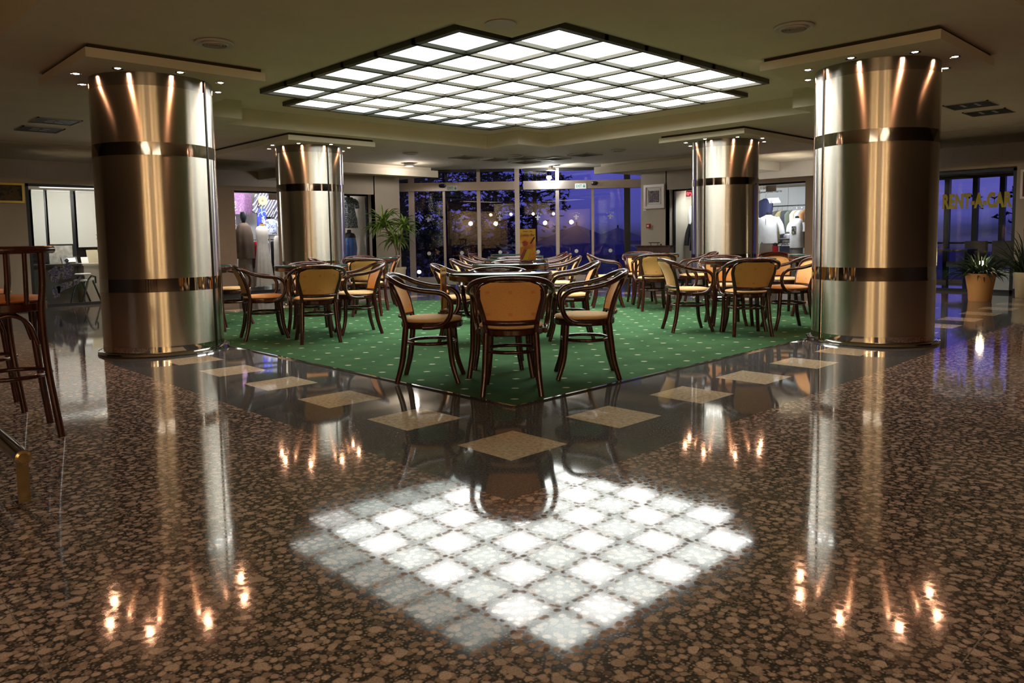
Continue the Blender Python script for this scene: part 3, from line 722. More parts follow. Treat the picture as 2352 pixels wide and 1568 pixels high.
# ------------------------------------------------------------------ chairs
def make_chair():
    c = empty('bentwood_armchair')
    sh = lambda t: Vector(t)
    # seat frame and cushion (slightly wider at the front)
    wob = lambda a, z: 1+.03*math.cos(a)+.015*math.cos(2*a)
    MB().lathe([(.18, .405), (.222, .405), (.228, .412), (.228, .442), (.222, .449), (.18, .449)], 40, (0, 0, 0), 1, 1.02, wob).build('seat_frame', M['wood'], c, 40)
    MB().lathe([(.001, .452), (.216, .452), (.224, .462), (.216, .474), (.17, .483), (.10, .487), (.001, .488)], 40, (0, 0, 0), 1, 1.02, wob).build('seat_cushion', M['seat_fabric'], c, 60)
    for s in (-1, 1):
        MB().tube(spline([(-.165, .168*s, .425), (-.178, .174*s, .30), (-.198, .182*s, .15), (-.238, .198*s, 0)], 5), [.0225]*10+[.0215, .021, .0205, .02, .0195, .019], 10).build('leg', M['wood'], c, 60)
        MB().tube(spline([(.150, .150*s, .415), (.160, .158*s, .28), (.175, .168*s, .14), (.218, .190*s, 0)], 5), [.0235]*6+[.0225, .022, .0215, .021, .0205, .02, .0195, .019, .0185, .018], 10).build('leg', M['wood'], c, 60)
    n = 36
    MB().tube([(.182*math.cos(2*math.pi*i/n)-.004, .186*math.sin(2*math.pi*i/n), .292) for i in range(n)], .0130, 8, True).build('stretcher_ring', M['wood'], c, 60)
    # inner hoop: rises from the back legs round the upholstered panel
    hp = [(-.162, .170, .425), (-.178, .176, .50), (-.203, .198, .60), (-.232, .212, .68), (-.262, .185, .742), (-.288, .10, .772), (-.296, 0, .779)]
    hoop = spline(hp+[(x, -y, z) for x, y, z in hp[-2::-1]], 5)
    MB().tube(hoop, .0190, 10).build('back_frame', M['wood'], c, 60)
    MB().tube(spline([(-.178, .182, .498), (-.215, .10, .496), (-.228, 0, .495), (-.215, -.10, .496), (-.178, -.182, .498)], 5), .0185, 10).build('back_rail', M['wood'], c, 60)
    # upholstered back panel
    def back(u, v):
        z = .502+(.772-.502)*v
        w = .162+.046*math.sin(min(1, v/.72)*math.pi/2)
        if v > .72: w *= math.sqrt(max(0, 1-((v-.72)/.285)**2))*.35+.65 if v < .99 else .62
        y = (2*u-1)*w
        lean = -.176-.028*v-.092*v*v
        x = lean-.045*(1-(2*u-1)**2)*(1-.55*v)
        bulge = .010*math.sin(math.pi*u)**.5*math.sin(math.pi*min(1, max(0, v)))**.5
        return Vector((x+.010+bulge, y, z)), Vector((x-.010-bulge*.6, y, z))
    MB().surf(back, 16, 12).build('backrest', M['fabric'], c, 60)
    # outer bow: top rail, arms and front curls in one bent rod
    arm = [(-.312, 0, .799), (-.305, .10, .796), (-.282, .19, .785), (-.235, .252, .762), (-.15, .284, .722), (-.04, .292, .694), (.06, .290, .682), (.125, .284, .668), (.170, .276, .63), (.186, .268, .575), (.172, .258, .50), (.125, .246, .445), (.06, .238, .424), (-.03, .234, .420)]
    bow = spline([(x, -y, z) for x, y, z in arm[:0:-1]]+arm, 5)
    MB().tube(bow, .0185, 10).build('arm_bow', M['wood'], c, 60)
    return c
proto = make_chair()
G = {'a': 'armchairs around the front centre table', 'b': 'armchairs along the centre row of tables', 'l': 'armchairs around the left tables', 'r': 'armchairs around the right tables'}
A = 'bentwood armchair with ochre upholstery, '
CH = [
 (.958, .985, 45, 'a', A+'back to us at the carpet corner'),
 (.854, 1.752, -46, 'a', A+'holding an edge-on menu on its seat'),
 (1.726, .972, 135, 'a', A+'empty, right of the front centre table'),
 (1.60, 1.81, 226, 'a', A+'tucked behind front centre table, facing us'),
 (2.36, 3.15, -46, 'b', A+'left of the second table with the menu'),
 (3.22, 2.46, 136, 'b', A+'right of the second table with the menu'),
 (3.12, 3.20, 226, 'b', A+'behind the second table facing us'),
 (3.68, 4.45, -45, 'b', A+'left of the third centre table'),
 (4.72, 4.00, 135, 'b', A+'right of the third centre table'),
 (4.22, 4.30, 225, 'b', A+'behind the third centre table facing us'),
 (4.93, 5.74, -45, 'b', A+'left of the fourth centre table'),
 (5.83, 5.15, 135, 'b', A+'right of the fourth centre table'),
 (6.07, 6.86, -45, 'b', A+'left of the last centre table'),
 (6.83, 6.13, 135, 'b', A+'right of the last centre table'),
 (1.146, 5.10, -18, 'l', A+'left of the near left table'),
 (1.398, 4.423, 70, 'l', A+'back to us at the near left table'),
 (2.06, 4.68, 160, 'l', A+'right of the near left table, seen from its side'),
 (1.87, 5.33, 250, 'l', A+'far side of the near left table facing us'),
 (1.56, 6.86, -15, 'l', A+'half hidden by the front left column'),
 (3.32, 6.38, 54, 'l', A+'back to us at the far left table by the plant'),
 (4.25, 7.42, 150, 'l', A+'right of the far left table by the plant'),
 (3.36, 7.42, -38, 'l', A+'left of the far left table'),
 (4.08, 7.72, 240, 'l', A+'far side of the far left table facing us'),
 (4.583, 1.898, -39, 'r', A+'left of the near right table, seen from its side'),
 (4.689, 1.246, 45, 'r', A+'back to us at the near right table'),
 (5.42, 1.15, 140, 'r', A+'right of the near right table'),
 (5.36, 1.88, 222, 'r', A+'far side of the near right table facing us'),
 (6.31, 3.59, 45, 'r', A+'back to us at the far right table before the cabinet'),
 (7.22, 3.48, 135, 'r', A+'right of the far right table'),
 (6.32, 4.42, -48, 'r', A+'left of the far right table near the doors'),
 (7.12, 4.38, 225, 'r', A+'far side of the far right table facing us'),
 (6.92, 1.92, 236, 'r', A+'facing us behind the front right column'),
 (7.40, 1.28, 160, 'r', A+'rightmost, behind the front right column'),
]
for i, (x, y, a, g, lab) in enumerate(CH):
    o = proto if i == 0 else copy_tree(proto)
    o.location = (x, y, .007); o.rotation_euler = (0, 0, R(a)); tag(o, lab, 'chair', G[g])

# ------------------------------------------------------------------ tables
def make_table():
    t = empty('round_table')
    MB().lathe([(.36, .735), (.392, .735), (.402, .742), (.404, .775), (.398, .783), (.001, .783)], 56).build('tabletop', M['wood'], t, 40)
    g = MB(); g.lathe([(.001, .796), (.402, .796), (.4065, .793)], 56); g.cur = 1; g.lathe([(.4065, .793), (.4065, .787), (.402, .784)], 56)
    g.build('glass_top', [M['glass_top'], M['glass_edge']], t, 40)
    MB().lathe([(.285, .70), (.30, .70), (.30, .736), (.285, .736)], 40).build('apron', M['wood'], t, 40)
    for k in range(4):
        a = R(90*k); ca, sa = math.cos(a), math.sin(a)
        path = [(r*ca, r*sa, z) for r, z in ((.292, .735), (.292, .60), (.296, .40), (.305, .20), (.345, 0))]
        MB().tube(spline(path, 4), .021, 10).build('leg', M['wood'], t, 60)
        br_ = spline([(r*ca, r*sa, z) for r, z in ((.284, .54), (.25, .62), (.18, .685), (.11, .71))], 4)
        MB().tube(br_, .011, 8).build('brace', M['wood'], t, 60)
    MB().box(-.30, .30, -.028, .028, .700, .735).box(-.028, .028, -.30, .30, .6995, .7345).build('cross_batten', M['wood'], t, 0)
    return t
TP = [(1.40, 1.56, 0, 'round glass-topped table at the front, nearest the carpet corner', 'b'),
 (2.84, 2.94, 0, 'round glass-topped table holding the yellow drinks menu', 'b'),
 (4.01, 4.05, 0, 'round glass-topped table directly behind the one with the menu', 'b'),
 (5.02, 5.09, 0, 'fourth round table of the centre row towards the doors', 'b'),
 (6.13, 6.24, 0, 'last round table of the centre row, nearest the doors', 'b'),
 (1.62, 4.88, 28, 'round glass-topped table between front left and rear left columns', 'l'),
 (.98, 6.38, 20, 'round table mostly hidden by the front left column', 'l'),
 (3.84, 7.06, 10, 'round table near the tall plant beside the entrance', 'l'),
 (5.02, 1.54, 0, 'round glass-topped table near the front right column', 'r'),
 (6.76, 3.94, 0, 'round table before the wooden cabinet on the right', 'r'),
 (6.75, 1.35, 20, 'round table just emerging behind the front right column', 'r')]
tp = make_table()
TG = {'b': 'tables of the centre row', 'l': 'tables on the left of the carpet', 'r': 'tables on the right of the carpet'}
for i, (x, y, a, lab, g) in enumerate(TP):
    o = tp if i == 0 else copy_tree(tp)
    o.location = (x, y, .007); o.rotation_euler = (0, 0, R(a)); tag(o, lab, 'table', TG[g])

# ------------------------------------------------------------------ menu stands
def menu_print():
    m, nt, b = new_mat('menu_print'); co = coords(nt)
    n = node(nt, 'ShaderNodeTexNoise'); n.inputs['Scale'].default_value = 9; n.inputs['Detail'].default_value = 3; lk(nt, co, n.inputs['Vector'])
    r = ramp(nt, [(.30, (.38, .08, .01)), (.48, (.68, .22, .02)), (.62, (.80, .42, .03)), (.75, (.85, .60, .10))]); lk(nt, n.outputs['Fac'], r.inputs['Fac'])
    sp = node(nt, 'ShaderNodeSeparateXYZ'); lk(nt, co, sp.inputs[0])
    tr = ramp(nt, [(.24, (0, 0, 0)), (.33, (1, 1, 1))]); lk(nt, sp.outputs[2], tr.inputs['Fac'])
    mx = node(nt, 'ShaderNodeMix', data_type='RGBA'); mx.inputs['B'].default_value = (.80, .50, .03, 1)
    lk(nt, tr.outputs['Color'], mx.inputs['Factor']); lk(nt, r.outputs['Color'], mx.inputs['A'])
    lk(nt, mx.outputs['Result'], b.inputs['Base Color']); b.inputs['Roughness'].default_value = .35
    return m
MP = menu_print()
INK = mat('menu_ink', (.10, .03, .01), .6); PENC = mat('menu_dark_stick', (.03, .015, .03), .5); CH_R = mat('menu_cherry', (.35, .02, .01), .4); CRM = mat('menu_cream', (.85, .68, .35), .5); YEL = mat('menu_straw', (.70, .52, .02), .5); PUR = mat('menu_purple', (.28, .07, .06), .5)
def flat(P, y0, y1):
    n = len(P); mb = MB()
    return mb.add([(x, y0, z) for x, z in P]+[(x, y1, z) for x, z in P], [tuple(range(n)), tuple(range(2*n-1, n-1, -1))]+[(i, n+i, n+(i+1) % n, (i+1) % n) for i in range(n)])
def circ(cx_, cz_, r, n=18, sx=1): return [(cx_+r*sx*math.cos(2*math.pi*i/n), cz_+r*math.sin(2*math.pi*i/n)) for i in range(n)]
def menu_stand(loc, rz, lab):
    m = tag(empty('menu_stand', loc, rz), lab, 'menu stand', 'drinks menus')
    MB().prism([(-.055, -.035), (.055, -.035), (.055, .035), (-.055, .035)], 0, .012).prism([(-.045, -.022), (.045, -.022), (.045, .022), (-.045, .022)], .012, .026).build('base', M['wood'], m, 0)
    MB().box(-.05, .05, -.008, .008, .026, .034).build('slot', M['chrome'], m, 0)
    c = MB().box(-.083, .083, -.0025, .0025, .03, .355).build('card', MP, m, 0)
    yb = -.0032; yf = -.0026
    flat([(-.06, .03), (-.005, .03), (.035, .14), (.0, .15)], yb, yf).build('print_straw', YEL, c, 0)
    flat([(-.083, .06), (-.055, .032), (-.01, .14), (-.04, .145)], yb, yf).build('print_shade', PUR, c, 0)
    flat(circ(-.03, .205, .028, 18, 1.1), yb, yf).build('print_cherry', CH_R, c, 0)
    flat([(.022, .205), (.036, .20), (.076, .262), (.072, .275), (.06, .27)], yb, yf).build('print_stick', PENC, c, 0)
    flat([(-.082, .16), (-.05, .18), (-.045, .20), (-.06, .215), (-.082, .205)], yb, yf).build('print_cream', CRM, c, 0)
    text('lettering', 'Lobby Bar', .036, INK, c, (0, yb, .292), (90, 0, 0), .0003, .0003, shear=.3)
    text('lettering', 'Hotel \u2022 Lilia', .02, INK, c, (0, yb, .33), (90, 0, 0), .0003, .0003)
    return m
menu_stand((2.965, 2.80, .803), -46, 'yellow drinks menu upright on the second centre table')
m2 = menu_stand((1.02, 1.80, .495), 38, 'drinks menu seen edge-on, standing on the left armchair seat')
m2.rotation_euler = (0, R(0), R(36))

# ------------------------------------------------------------------ bar stools and foot rail at the left edge
def make_stool():
    s = empty('bar_stool')
    MB().lathe([(.15, .705), (.195, .705), (.202, .712), (.202, .748), (.195, .755), (.15, .755)], 36).build('seat_frame', M['wood'], s, 40)
    MB().lathe([(.001, .757), (.19, .757), (.198, .768), (.185, .785), (.10, .795), (.001, .797)], 36).build('seat_cushion', M['leather'], s, 60)
    for k in (-1, 1):
        MB().tube(spline([(-.20, .165*k, 1.03), (-.188, .165*k, .86), (-.165, .155*k, .70), (-.175, .165*k, .40), (-.225, .205*k, 0)], 6), .019, 10).build('leg', M['wood'], s, 60)
        MB().tube(spline([(.135, .135*k, .71), (.15, .15*k, .45), (.205, .20*k, 0)], 6), .019, 10).build('leg', M['wood'], s, 60)
    for k in (-.085, 0, .085): MB().tube(spline([(-.232, k, 1.03), (-.218, k, .9), (-.185, k, .75)], 4), .012, 8).build('spindle', M['wood'], s, 60)
    MB().tube(spline([(-.150, .225, 1.045), (-.20, .17, 1.045), (-.23, .08, 1.045), (-.238, 0, 1.045), (-.23, -.08, 1.045), (-.20, -.17, 1.045), (-.150, -.225, 1.045)], 5), .021, 10).build('top_rail', M['wood'], s, 60)
    n = 36
    MB().tube([(.198*math.cos(2*math.pi*i/n), .198*math.sin(2*math.pi*i/n), .345) for i in range(n)], .012, 8, True).build('foot_ring', M['wood'], s, 60)
    for a in (0, 90, 180, 270):
        rt = Matrix.Rotation(R(a), 3, 'Z')
        MB().tube(spline([rt @ Vector(p) for p in ((.145, .13, .52), (.15, .09, .64), (.155, 0, .69), (.15, -.09, .64), (.145, -.13, .52))], 5), .011, 8).build('arch_brace', M['wood'], s, 60)
    return s
st = make_stool()
st.location = (-1.775, 2.225, 0); st.rotation_euler = (0, 0, R(84)); tag(st, 'dark bentwood bar stool with tan seat at the left edge, nearer one', 'bar stool', 'bar stools at the left edge')
s2 = copy_tree(st); s2.location = (-1.775, 3.11, 0); tag(s2, 'second bar stool, half hidden behind the nearer stool', 'bar stool', 'bar stools at the left edge')
fr_ = tag(empty('foot_rail', (-2.0, .82, 0)), 'brass foot rail of the bar at the lower left edge', 'foot rail')
MB().tube([(0, 0, .2), (0, 5, .2)], .033, 20).build('rail', M['polish'], fr_)
MB().lathe([(.001, -.006), (.02, -.005), (.029, .002), (.031, .010), (.001, .012)], 20).build('end_cap', M['brass'], fr_)
ec = bpy.data.objects['end_cap']; ec.rotation_euler = (R(-90), 0, 0); ec.location = (0, -.002, .2)
MB().box(-.026, .018, .004, .012, .012, .178).build('bracket', M['brass'], fr_, 0)
MB().box(-.036, .028, -.02, .035, 0, .018).build('foot_plate', M['chrome'], fr_, 0)
MB().box(-.032, .030, 1.6, 1.608, .012, .178).build('bracket', M['brass'], fr_, 0)

# ------------------------------------------------------------------ pictures and wall fittings
def picture(name, w, h, loc, rz, frame_m, mount_m, art_m, lab, depth=.03, fw=.05, mw=.05):
    p = tag(empty(name, loc, rz), lab, 'picture')
    f = MB()
    for x0, x1, z0, z1 in ((-w/2, w/2, -h/2, -h/2+fw), (-w/2, w/2, h/2-fw, h/2), (-w/2, -w/2+fw, -h/2+fw, h/2-fw), (w/2-fw, w/2, -h/2+fw, h/2-fw)): f.box(x0, x1, -depth, 0, z0, z1)
    f.build('frame', frame_m, p, 0)
    if mount_m:
        MB().box(-w/2+fw, w/2-fw, -depth*.45, 0, -h/2+fw, h/2-fw).build('mount', mount_m, p, 0)
        b = MB(); a = fw+mw*.55
        for x0, x1, z0, z1 in ((-w/2+a, w/2-a, -h/2+a, -h/2+a+.012), (-w/2+a, w/2-a, h/2-a-.012, h/2-a), (-w/2+a, -w/2+a+.012, -h/2+a, h/2-a), (w/2-a-.012, w/2-a, -h/2+a, h/2-a)): b.box(x0, x1, -depth*.75, -depth*.4, z0, z1)
        b.build('inner_frame', frame_m, p, 0)
    MB().box(-w/2+fw+mw, w/2-fw-mw, -depth*.55, -.002, -h/2+fw+mw, h/2-fw-mw).build('canvas', art_m, p, 0)
    return p
art1 = splotch_mat('abstract_canvas', [(.02, .03, .10), (.10, .12, .22), (.30, .10, .05), (.05, .06, .16), (.45, .35, .18), (.06, .12, .10), (.03, .02, .06)], 26)
silver = mat('silver_pink_frame', (.72, .62, .58), .35, .3)
picture('framed_painting', .58, .56, (12.248, 7.77, 1.985), -90, silver, mat('linen_mount', (.78, .74, .66), .9), art1, 'abstract colourful painting in a silver frame right of the entrance', .035, .06, .085)
tag(MB().box(12.24, 12.2495, 8.0, 8.09, 1.665, 1.70).build('picture_label', M['white'], smooth=0), 'small white label below the framed painting', 'label')
fa = tag(empty('fire_alarm', (12.25, 7.93, 1.30), -90), 'red fire alarm call point on the pier below the painting', 'fire alarm')
MB().box(-.05, .05, -.045, 0, -.05, .05).build('housing', M['red'], fa, 0)
MB().box(-.028, .028, -.047, -.044, -.018, .02).build('glass_plate', M['white'], fa, 0)
land = splotch_mat('landscape_canvas', [(.03, .035, .045), (.05, .04, .02), (.10, .06, .015), (.02, .02, .015)], 5)
picture('landscape_painting', .66, .33, (.05, 12.178, 1.95), 0, mat('gilt_frame', (.62, .40, .08), .35, .7), None, land, 'dark landscape painting in a gilt frame at the left edge', .04, .035, 0)
picture('portrait_painting', .5, .48, (12.248, .19, 1.82), -90, silver, None, mat('red_canvas', (.25, .06, .03), .7), 'framed picture cut off at the right edge of the view', .03, .035, 0)

# cabinet by the right pier
cab = tag(empty('wooden_cabinet', (11.78, 7.42, 0), -68), 'dark wooden cabinet with a tray handle on top, below the painting', 'cabinet')
MB().box(-.38, .38, -.21, .21, .05, .815).build('body', M['cab_wood'], cab, 0)
MB().box(-.41, .41, -.24, .23, .815, .845).build('worktop', M['wood'], cab, 0)
MB().box(-.36, .36, -.19, .20, 0, .05).build('plinth', M['black'], cab, 0)
for x0, x1 in ((-.35, -.01), (.01, .35)):
    d_ = MB().box(x0, x1, -.228, -.21, .10, .77).build('door', M['cab_wood'], cab, 0)
    kx = -.04 if x0 < -.1 else .04
    MB().lathe([(.001, -.018), (.010, -.014), (.012, -.004), (.006, 0)], 12).build('knob', M['brass'], d_).location = (kx, -.235, .5)
hd = tag(empty('tray_stand', (11.77, 7.44, .845), -68), 'thin dark metal stand on top of the wooden cabinet', 'stand')
MB().tube([(-.13, 0, .062), (.13, 0, .062)], .008, 8).build('bar', M['black'], hd)
for s in (-1, 1): MB().tube([(.085*s, 0, .062), (.075*s, 0, 0)], .007, 8).build('leg', M['black'], hd)
tag(MB().lathe([(.001, 0), (.018, .004), (.022, .02), (.012, .036), (.001, .04)], 14, (11.69, 7.20, .845)).build('bell', M['black']), 'small dark bell at the cabinet end', 'bell')

# ------------------------------------------------------------------ plants
def yucca(loc):
    rng = random.Random(3)
    p = tag(empty('potted_yucca', loc), 'tall potted yucca plant with drooping leaves left of the entrance', 'plant')
    MB().lathe([(.13, 0), (.165, .02), (.19, .40), (.205, .42), (.205, .46), (.185, .46), (.18, .42)], 32).build('pot', M['cream_pot'], p, 40)
    MB().lathe([(.001, .43), (.183, .425), (.183, .40)], 24).build('soil', M['soil'], p)
    r_ = Vector((.72, -.695, 0))       # across the view
    stems = [[(0, 0, .42), (-.02, -.01, .8), (-.05, .03, 1.0), (-.14, .12, 1.25), (-.22, .18, 1.48)], [(.03, 0, .42), (.05, -.04, .75), (.05, -.05, .95), (.10, -.10, 1.25), (.14, -.13, 1.42)], [(-.02, 0, .8), (.0, .02, 1.0), (.0, .03, 1.16)]]
    for s in stems: MB().tube(spline(s, 5), .018 if s is not stems[2] else .014, 8).build('stem', M['bark'], p, 60)
    for h, (s, n, L, up) in enumerate(((stems[0], 60, .55, .45), (stems[1], 34, .42, .4), (stems[2], 36, .46, .15))):
        b = MB(); tip = Vector(s[-1])
        for i in range(n):
            a = 2*math.pi*i*.382+rng.random()*.4; e = up+rng.uniform(-.75, .75)
            d = (math.cos(a)*math.cos(e), math.sin(a)*math.cos(e), math.sin(e))
            b.blade(tip+Vector((0, 0, -.16*rng.random())), d, L*rng.uniform(.75, 1.15), .055, rng.uniform(.9, 2.6))
        b.build('leaves', M['leaf'], p, 60)
yucca((7.22, 11.12, 0))
def bush_planter(loc, r, h, pot_m, lab, n, L, seed, leaf=M['leaf2']):
    rng = random.Random(seed)
    p = tag(empty('planter', loc), lab, 'planter')
    MB().lathe([(r*.72, 0), (r*.74, .01), (r*.78, h*.35), (r*.98, h*.92), (r, h), (r*.9, h), (r*.88, h*.93)], 36).build('pot', pot_m, p, 40)
    MB().lathe([(.001, h*.95), (r*.88, h*.93), (r*.88, h*.9)], 24).build('soil', M['soil'], p)
    b = MB()
    for i in range(n):
        a = rng.random()*2*math.pi; e = rng.uniform(.1, 1.4); q = rng.random()*r*.7
        d = (math.cos(a)*math.cos(e), math.sin(a)*math.cos(e), math.sin(e))
        b.blade((q*math.cos(a), q*math.sin(a), h*.94), d, L*rng.uniform(.5, 1.1), .03, rng.uniform(.8, 2.4))
    b.build('foliage', leaf, p, 60)
    return p
bush_planter((10.42, .52, 0), .21, .42, M['terracotta'], 'terracotta planter with a dark bushy plant before the car-hire window', 190, .42, 5)
bush_planter((11.45, .16, 0), .17, .40, M['cream_pot'], 'pale planter with spiky leaves at the right edge', 90, .75, 6)
lp = tag(empty('plant_uplight', (10.36, .50, .44)), 'small glaring lamp among the leaves of the terracotta planter', 'lamp')
MB().tube([(0, 0, -.03), (0, 0, .11)], .008, 8).build('spike', M['black'], lp)
MB().lathe([(.001, .09), (.03, .10), (.036, .14), (.026, .165), (.001, .172)], 16).build('bulb', emit('bulb_glow', (1, .85, .55), 60, False), lp)
L = bpy.data.lights.new('plant_light', 'POINT'); L.energy = 5; L.color = (1, .8, .5); L.shadow_soft_size = .05
o = bpy.data.objects.new('plant_light', L); COL.objects.link(o); o.location = (10.3, .47, .66)

# ------------------------------------------------------------------ side office (left) furniture
WOODP = mat('pale_board', (.66, .60, .50), .5)
desk = tag(empty('office_desk', (1.78, 13.25, 0)), 'pale office desk seen through the left window', 'desk')
MB().box(-.38, .5, -.3, .35, .68, .715).build('desktop', WOODP, desk, 0)
MB().box(-.36, -.12, -.28, .33, 0, .68).build('pedestal', WOODP, desk, 0)
MB().box(-.12, .48, -.27, -.25, .28, .68).build('front_panel', WOODP, desk, 0)
MB().box(-.12, .48, -.2, .3, .10, .12).build('shelf', WOODP, desk, 0)
bd = tag(empty('display_easel', (1.24, 13.75, 0)), 'pale draped display board with dark frame on the office counter', 'display board')
MB().box(-.22, .22, -.012, .012, .62, 1.09).build('frame', M['black'], bd, 0)
MB().box(-.20, .20, -.016, -.0125, .64, 1.06).build('cloth', mat('grey_cloth', (.40, .38, .34), .9, noise=.35, nscale=12), bd, 0)
MB().box(-.2, -.17, 0, .03, 0, .62).build('leg', M['black'], bd, 0); MB().box(.17, .2, 0, .03, 0, .62).build('leg', M['black'], bd, 0)
tel = tag(empty('desk_telephone', (1.30, 13.42, .70)), 'dark desk telephone with white keys before the display board', 'telephone')
MB().obox((0, 0, .06), (.26, .18, .05), Matrix.Rotation(R(50), 3, 'X')).build('body', M['black'], tel, 0)
MB().obox((.02, -.03, .075), (.15, .10, .04), Matrix.Rotation(R(50), 3, 'X')).build('keys', M['white'], tel, 0)
ct = tag(empty('office_counter', (.98, 13.25, 0)), 'dark office counter behind the cyclist decal', 'counter')
MB().box(-.40, .40, -.30, .30, .68, .72).build('worktop', M['black'], ct, 0); MB().box(-.38, .38, -.05, .28, 0, .68).build('body', mat('grey_panel', (.16, .15, .14), .6), ct, 0)
tag(MB().obox((1.53, 13.30, .775), (.12, .012, .13), Matrix.Rotation(R(-25), 3, 'X')).build('desk_card', M['white'], smooth=0), 'white card leaning on the office desk', 'card')
tag(MB().obox((1.70, 13.40, .84), (.20, .014, .27), Matrix.Rotation(R(-20), 3, 'X')).build('desk_folder', mat('tan_folder', (.45, .38, .26), .7), smooth=0), 'tan upright folder on the office desk', 'folder')
vs = tag(empty('flower_vase', (1.82, 13.08, .715)), 'glass vase of dried flowers on the office desk', 'vase')
MB().lathe([(.03, 0), (.036, .01), (.04, .14), (.05, .22), (.044, .22), (.034, .14)], 20).build('vase', mat('rosy_glass', (.55, .40, .36), .2), vs)
b = MB(); rng = random.Random(11); fl = MB()
for i in range(9):
    a = rng.random()*6.28; q = rng.uniform(.05, .16); h = rng.uniform(.34, .56)
    b.tube(spline([(0, 0, .1), (q*.3*math.cos(a), q*.3*math.sin(a), h*.6), (q*math.cos(a), q*math.sin(a), h)], 3), .004, 5)
    fl.lathe([(.001, -.02), (.016, -.006), (.012, .014), (.001, .03)], 8, (q*math.cos(a), q*math.sin(a), h))
b.build('stems', M['bark'], vs); fl.build('flower_heads', mat('dried_flower', (.62, .45, .28), .9), vs)
ch = tag(empty('office_chair', (1.36, 12.72, 0), 20), 'black framed office chair with white pads behind the window', 'chair')
for y in (-.16, .16):
    MB().tube([(-.18, y, 0), (-.05, y, .42), (.02, y, .50), (.10, y, .48), (.10, y, .36)], .016, 8).build('leg', M['black'], ch); MB().tube([(.2, y, 0), (.04, y, .42)], .016, 8).build('leg', M['black'], ch)
MB().lathe([(.001, .40), (.17, .40), (.18, .42), (.16, .44), (.001, .445)], 24).build('seat', M['white'], ch)
MB().lathe([(.001, .52), (.13, .52), (.14, .535), (.12, .55), (.001, .552)], 24, (-.03, 0, 0)).build('back_pad', M['white'], ch)

# car-hire office: desk and two chairs as dark shapes against the dusk
dk = tag(empty('reception_desk', (13.55, 1.95, 0)), 'pale low desk inside the car-hire office', 'desk')
MB().box(-.35, .35, -.5, .7, .68, .72).build('desktop', M['black'], dk, 0); MB().box(-.33, -.30, .58, .70, 0, .68).build('side_panel', WOODP, dk, 0); MB().box(-.30, .3, -.45, -.42, 0, .68).build('side_panel', M['black'], dk, 0)
for x, y, rz, lab in ((14.15, 1.72, 150, 'pale armchair behind the car-hire desk, left one'), (14.2, 1.02, 200, 'pale armchair behind the car-hire desk, right one')):
    k = tag(empty('office_armchair', (x, y, 0), rz), lab, 'chair')
    MB().box(-.24, .24, -.24, .24, .36, .46).build('seat', mat('office_cushion', (.30, .28, .25), .8), k, 0)
    MB().box(-.27, -.20, -.24, .24, .46, .86).build('backrest', bpy.data.materials['office_cushion'], k, 0)
    for a in (-.22, .22):
        for b_ in (-.22, .22): MB().box(a-.015, a+.015, b_-.015, b_+.015, 0, .36).build('leg', M['black'], k, 0)
tag(MB().box(12.55, 12.85, .62, .98, 0, .38).build('white_box', M['white'], smooth=0), 'white low box beside the terracotta planter behind glass', 'box')

# ------------------------------------------------------------------ clothes shops
FORM = mat('mannequin_black', (.012, .012, .014), .3)
def cloth(name, col, rough=.75, noise=.08, sc=9): return mat(name, col, rough, noise=noise, nscale=sc, spec=.25)
def garment_mesh(prof, folds=0, amp=.0, sleeves=None, seed=0):
    """soft tube with elliptical sections: prof = [(z, half width, half depth)]"""
    mb = MB(); n = 40; v = []; f = []; k = len(prof); rng = random.Random(seed); ph = rng.random()*6
    z0, z1 = prof[0][0], prof[-1][0]
    for (z, hw, hd) in prof:
        t = 1-(z-z0)/(z1-z0)
        for j in range(n):
            a = 2*math.pi*j/n
            w = 1+amp*t*math.sin(folds*a+ph+.6*math.sin(3*a))
            ca, sa = math.cos(a), math.sin(a)
            v.append((hw*w*math.copysign(abs(ca)**.8, ca), hd*w*math.copysign(abs(sa)**.8, sa), z))
    for i in range(k-1):
        for j in range(n): f.append((i*n+j, i*n+(j+1) % n, (i+1)*n+(j+1) % n, (i+1)*n+j))
    f.append(tuple(range(n-1, -1, -1))); f.append(tuple((k-1)*n+j for j in range(n)))
    mb.add(v, f)
    for path, r in (sleeves or []): mb.tube(spline(path, 4), r if isinstance(r, float) else r, 12, flat=.8)
    return mb
SHIRT = [(0, .215, .12), (.10, .21, .125), (.25, .20, .125), (.42, .215, .125), (.52, .215, .11), (.57, .17, .09), (.605, .075, .06), (.62, .06, .055)]
DRESS = [(0, .26, .22), (.3, .22, .19), (.6, .185, .16), (.85, .15, .12), (.98, .14, .11), (1.12, .165, .12), (1.25, .175, .11), (1.32, .14, .08), (1.36, .06, .05)]
def slv(L, out=.06, top=.54):
    return [([(s*.19, 0, top), (s*(.24+out*.5), -.01, top-L*.45), (s*(.24+out), -.02, top-L)], .062) for s in (-1, 1)]
